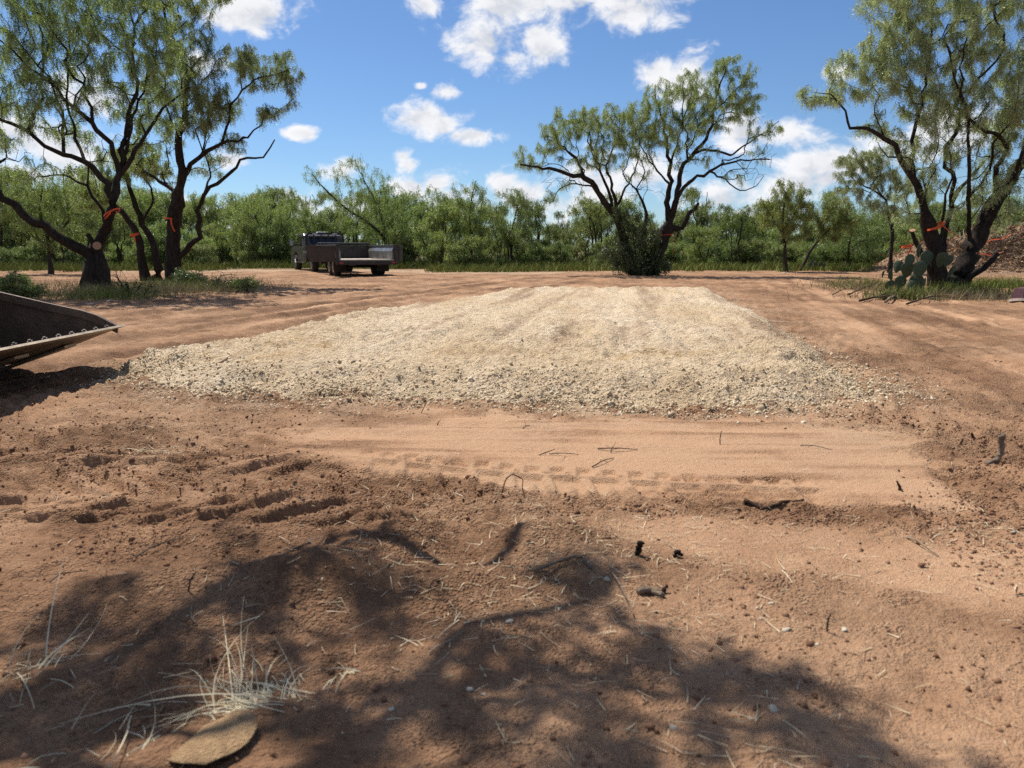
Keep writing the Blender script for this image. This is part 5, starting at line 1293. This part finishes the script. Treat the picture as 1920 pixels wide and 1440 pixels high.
# wood slab under the strip edge
stick('wood_chunk', [gp(1395, 950, .008), gp(1430, 955, .012), gp(1470, 953, .012), gp(1506, 952, .008)], .009, .005, M_DARKW, 'dark split wood chunk lodged against the graded strip edge', 'wood')
# charred and dark bits
f = gp(1195, 1045); stick('charred_chip', [f, (f[0] + .005, f[1], f[2] + .03), (f[0] + .012, f[1], f[2] + .055)], .010, .012, M_CHAR, 'upright charred wood chip right of the shadow', 'wood')
f = gp(1262, 1052); stick('charred_chip', [f, (f[0] + .015, f[1], f[2] + .02), (f[0] + .03, f[1], f[2] + .004)], .009, .006, M_CHAR, 'small curled charred chip right of the upright one', 'wood')
f = gp(1244, 1108, .008); stick('charred_chip', [f, (f[0] + .012, f[1] + .005, f[2] + .014)], .009, .005, M_CHAR, 'tiny black chip beside the pale broken root', 'wood')
stick('pale_root', [gp(1195, 1112, .01), gp(1218, 1108, .014), gp(1245, 1118, .012)], .012, .009, M_WOOD, 'pale broken root chunk at the edge of the shade', 'root', None, ((.6, (.03, -.02, .012), .006),))
stick('dead_branch', [gp(1000, 1078, .01), gp(1045, 1072, .02), gp(1085, 1070, .016), gp(1110, 1082, .004)], .007, .004, M_WOOD, 'dark dead branch lying on the small mound in shade', 'branch', None, ((.7, (.02, -.02, .02), .004),))
# pole half buried in the gravel
a, b_ = gp(355, 727, .005), gp(452, 697, .02)
stick('pole', [a, tuple((np.array(a) + b_) / 2 + (0, 0, .02)), b_], .017, .012, simple('sun_bleached_wood', (.50, .36, .22), .8, 0, .3, 20), 'peeled wooden pole lying on the left front of the gravel', 'pole')
# twigs on the graded strip
for k, (x1, y1, x2, y2, lab) in enumerate(((790, 778, 800, 752, 'upright dark twig below the gravel, left of middle'), (1350, 838, 1353, 808, 'thin upright twig on the graded strip'), (820, 800, 824, 790, 'tiny upright twig stub on the left of the graded strip'),
      (1145, 852, 1150, 838, 'short twig stub in the middle of the graded strip'), (980, 808, 993, 797, 'short leaning twig at the top of the graded strip'), (1010, 857, 1040, 842, 'forked pale twig in the middle of the strip'),
      (1550, 1190, 1558, 1150, 'brown upright stalk among pale stones at lower right'), (420, 980, 445, 945, 'brown broken stalk in the churned soil on the left'), (355, 1130, 368, 1072, 'brown slanted stalk in the left shade'))):
    f, t_ = up(x1, y1, x2, y2); stick('twig', [f, tuple((np.array(f) + t_) / 2 + RNG.normal(0, .004, 3)), t_], .0032, .002, M_DARKW, lab, 'twig', 'twigs standing in the dirt', ((.5, tuple(RNG.normal(0, .02, 3)),.0016),), 5)
for k, (x1, y1, x2, y2, lab) in enumerate(((1030, 856, 1085, 858, 'pale twig lying left of middle on the graded strip'), (1120, 848, 1195, 848, 'long dark twig lying across the middle of the strip'), (1110, 882, 1150, 866, 'branched dark twig lying above the tread prints'), (1500, 842, 1560, 850, 'grey twig lying at the right of the strip'),
      (255, 1060, 345, 1022, 'crooked pale branch lying in the left churned soil'), (95, 1105, 165, 1075, 'forked pale branch lying at the far left'), (1140, 1075, 1190, 1160, 'long thin pale straw stalk right of the shade'), (1700, 1010, 1760, 1045, 'dry stalk lying on the smooth right ground'))):
    a, b_ = np.array(gp(x1, y1, .006)), np.array(gp(x2, y2, .006)); mid = (a + b_) / 2 + (RNG.normal(0, .012), RNG.normal(0, .012), .01)
    stick('twig', [a, mid, b_], .0035, .0018, M_DARKW if k in (1, 2) else M_WOOD, lab, 'twig', 'twigs lying on the dirt', ((.55, tuple(RNG.normal(0, .05, 3) * (1, 1, .2)), .0018),), 5)
# branch litter before the right mesquite
for k, (x1, y1, x2, y2, r_, lab) in enumerate(((1590, 556, 1650, 540, .02, 'bare branch poking out left of the litter by the cactus'), (1612, 566, 1740, 548, .028, 'long grey branch lying in front of the cactus'), (1640, 562, 1750, 556, .024, 'pale straight branch under the long grey one'),
      (1660, 570, 1700, 548, .03, 'short split log leaning on the litter by the cactus'), (1700, 572, 1780, 560, .02, 'thin branch right of the pale bark by the cactus'), (1560, 557, 1600, 550, .012, 'small twig at the far left of the litter'), (1630, 548, 1690, 566, .018, 'crossing dark branch on the litter by the cactus'),
      (1800, 560, 1880, 550, .015, 'thin dead branch on the weeds right of the mesquite'), (1815, 527, 1925, 536, .02, 'long drooping dead branch right of the mesquite base'))):
    a, b_ = np.array(gp(x1, y1, .05)), np.array(gp(x2, y2, .08))
    if k == 8: a[2] += .35; b_[2] += .30
    stick('fallen_branch', [a, (a + b_) / 2 + (0, 0, .06), b_], r_, r_ * .5, M_WOOD if k in (2, 3) else M_DARKW, lab, 'branch', 'branches littered by the right mesquite', ((.6, (RNG.normal(0, .3), RNG.normal(0, .2), .15), r_ * .4),), 6)
for k, (px, py, s_, lab) in enumerate(((1745, 560, .14, 'pale slab of bark lying by the cactus'), (1622, 552, .10, 'tan chunk of wood at the left of the cactus litter'))):
    f = gp(px, py); o = link('bark_slab', lumps('bark_slab', np.zeros((1, 3)), [1.0], .3, (.5, 1.2), rng=np.random.default_rng(k)), M_PALER if k == 0 else M_CUT); o.location = f; o.scale = (s_ * 1.5, s_, s_ * .7); tag(o, lab, 'bark')
# round maroon tub at the right edge
f = gp(1925, 566); M_MAR = simple('maroon_plastic', (.075, .020, .026), .45, 0, .3, 6, spec=.4)
root = empty('upturned_tub', f); tag(root, 'maroon round tub lying at the right edge below the brush heap', 'tub')
part('tub_body', root, M_MAR, lambda bm: (bm_cyl(bm, (0, 0, .14), .30, .28, 'z', 28, .25), bm_cyl(bm, (0, 0, .30), .25, .04, 'z', 28, .20)))
part('rim', root, simple('pale_dusty_rim', (.42, .33, .27), .7, 0, .3, 8), lambda bm: bm_cyl(bm, (0, 0, .03), .335, .06, 'z', 28, .325))
root.rotation_euler = (radians(-9), radians(7), 0)
# pale rocks
def rock(px, py, r_, label, group=None, mat=M_PALER, flat=.7, seed=0):
    f = gp(px, py); rg_ = np.random.default_rng(seed + int(px * 7 + py))
    bm = bmesh.new(); bmesh.ops.create_icosphere(bm, subdivisions=2, radius=1.0); v = np.array([q.co[:] for q in bm.verts]); fc = np.array([[q.index for q in p.verts] for p in bm.faces]); bm.free()
    dirs = rg_.normal(size=(11, 3)); dirs /= np.linalg.norm(dirs, axis=1)[:, None]
    for d_ in dirs: v -= np.clip(v @ d_ - rg_.uniform(.38, .72), 0, 1)[:, None] * d_        # chipped flats
    v *= (1 + .06 * rg_.normal(size=(len(v), 1))); v *= (rg_.uniform(.9, 1.4), rg_.uniform(.7, 1.1), flat)
    o = link('rock', mesh_np('rock', v, [fc]), mat); o.scale = (r_,) * 3; o.location = (f[0], f[1], f[2] + r_ * flat * .12); o.rotation_euler = (0, 0, rg_.uniform(0, 6))
    return tag(o, label, 'rock', group)
rock(170, 570, .16, 'flat white rock in front of the leaning left mesquite', flat=.35); rock(208, 566, .11, 'smaller white rock beside the flat one by the left trunk', flat=.4)
rock(300, 561, .07, 'small pale rock in the grass right of the left trunk')
for px, py in ((770, 507), (788, 506), (815, 508), (822, 507), (889, 508), (896, 506), (935, 507), (942, 508), (700, 508), (1025, 508), (1090, 510), (1100, 509), (1470, 512)):
    rock(px, py, .09, 'pale rock lying along the grass edge behind the clearing', 'pale rocks along the grass edge')
for px, py, r_, lab in ((1475, 1182, .014, 'pale stone at lower right, larger of a close pair'), (1582, 1184, .014, 'cream stone right of the brown upright stalk'), (1421, 1140, .009, 'pale pebble above the lower right stone pair'), (1445, 1136, .009, 'brownish pale pebble beside the upper pebble'), (1428, 1157, .008, 'flat pale pebble below the upper pebbles'),
      (1452, 1340, .016, 'white stone in the lower right shade'), (1260, 1370, .013, 'pinkish stone low in the middle right shade'), (1793, 918, .013, 'white stone at the right end of the graded strip'), (1532, 1213, .009, 'small cream pebble below the lower right stones'), (955, 1170, .010, 'white chip in the middle of the shade'),
      (1140, 1092, .013, 'tan pebble near the dead branch'), (1900, 998, .014, 'pale stone at the right edge of the churned soil'), (882, 1292, .012, 'small white stone in the middle shade'), (905, 1300, .008, 'orange-white pebble beside the small white stone'), (735, 1335, .010, 'pale grey stone left in the bottom shade')):
    rock(px, py, r_, lab)
# withered cactus pad in the foreground
f = gp(430, 1400); o = link('cactus_pad', pear_mesh('dry_cactus_pad', 9, .1, True), M_PEARD); o.location = (f[0] - .13, f[1] - .03, f[2] + .0)
o.scale = (.21, .20, .20); o.rotation_euler = (radians(-80), radians(-6), radians(-62)); tag(o, 'withered yellow cactus pad lying at the bottom left', 'cactus pad')
# dry grass tuft
M_TUFT = isl_mat('bleached_grass', [(.62, .52, .33), (.50, .42, .28), (.72, .64, .46), (.42, .36, .24)], .75)
rng = np.random.default_rng(9)
def tuft(px, py, n, L, spread, lean, label, name='grass_tuft'):
    f = np.array(gp(px, py)); a = rng.uniform(0, 2 * pi, n)
    b_ = np.column_stack((rng.normal(0, spread, n), rng.normal(0, spread * .6, n), np.zeros(n)))
    d = np.column_stack((np.cos(a) * .8 + lean[0], np.sin(a) * .8 + lean[1], rng.uniform(.0, .32, n)))
    ln = rng.gamma(5, L / 5, n)
    V, F = blades(name, b_, d, ln, rng.uniform(.0010, .0024, n), np.column_stack((rng.normal(0, .35, n), rng.normal(0, .35, n), -rng.uniform(.1, .6, n))) * ln[:, None], rng=rng, segs=6)
    o = link(name, mesh_np(name, V, [F]), M_TUFT); o.location = f
    return tag(o, label, 'grass tuft', kind='stuff')
tuft(480, 1310, 260, .17, .06, (-.9, .5), 'bleached dry grass tuft above the withered cactus pad')
tuft(60, 1225 + 30, 34, .16, .05, (.8, -.1), 'flattened dry grass at the far left in the shade')
tuft(230, 1395, 40, .18, .08, (.3, 0), 'sparse dry stalks left of the withered cactus pad')
tuft(640, 1250, 40, .07, .06, (.1, .1), 'short dry stubble right of the bleached tuft')
tuft(290, 838, 60, .10, .16, (.2, .1), 'patch of crushed straw on the left churned soil')
tuft(1830, 990, 50, .06, .16, (0, 0), 'scatter of straw at the right edge of the dirt')
tuft(615, 985, 14, .12, .03, (.3, .6), 'few pale stalks left of the mounds')
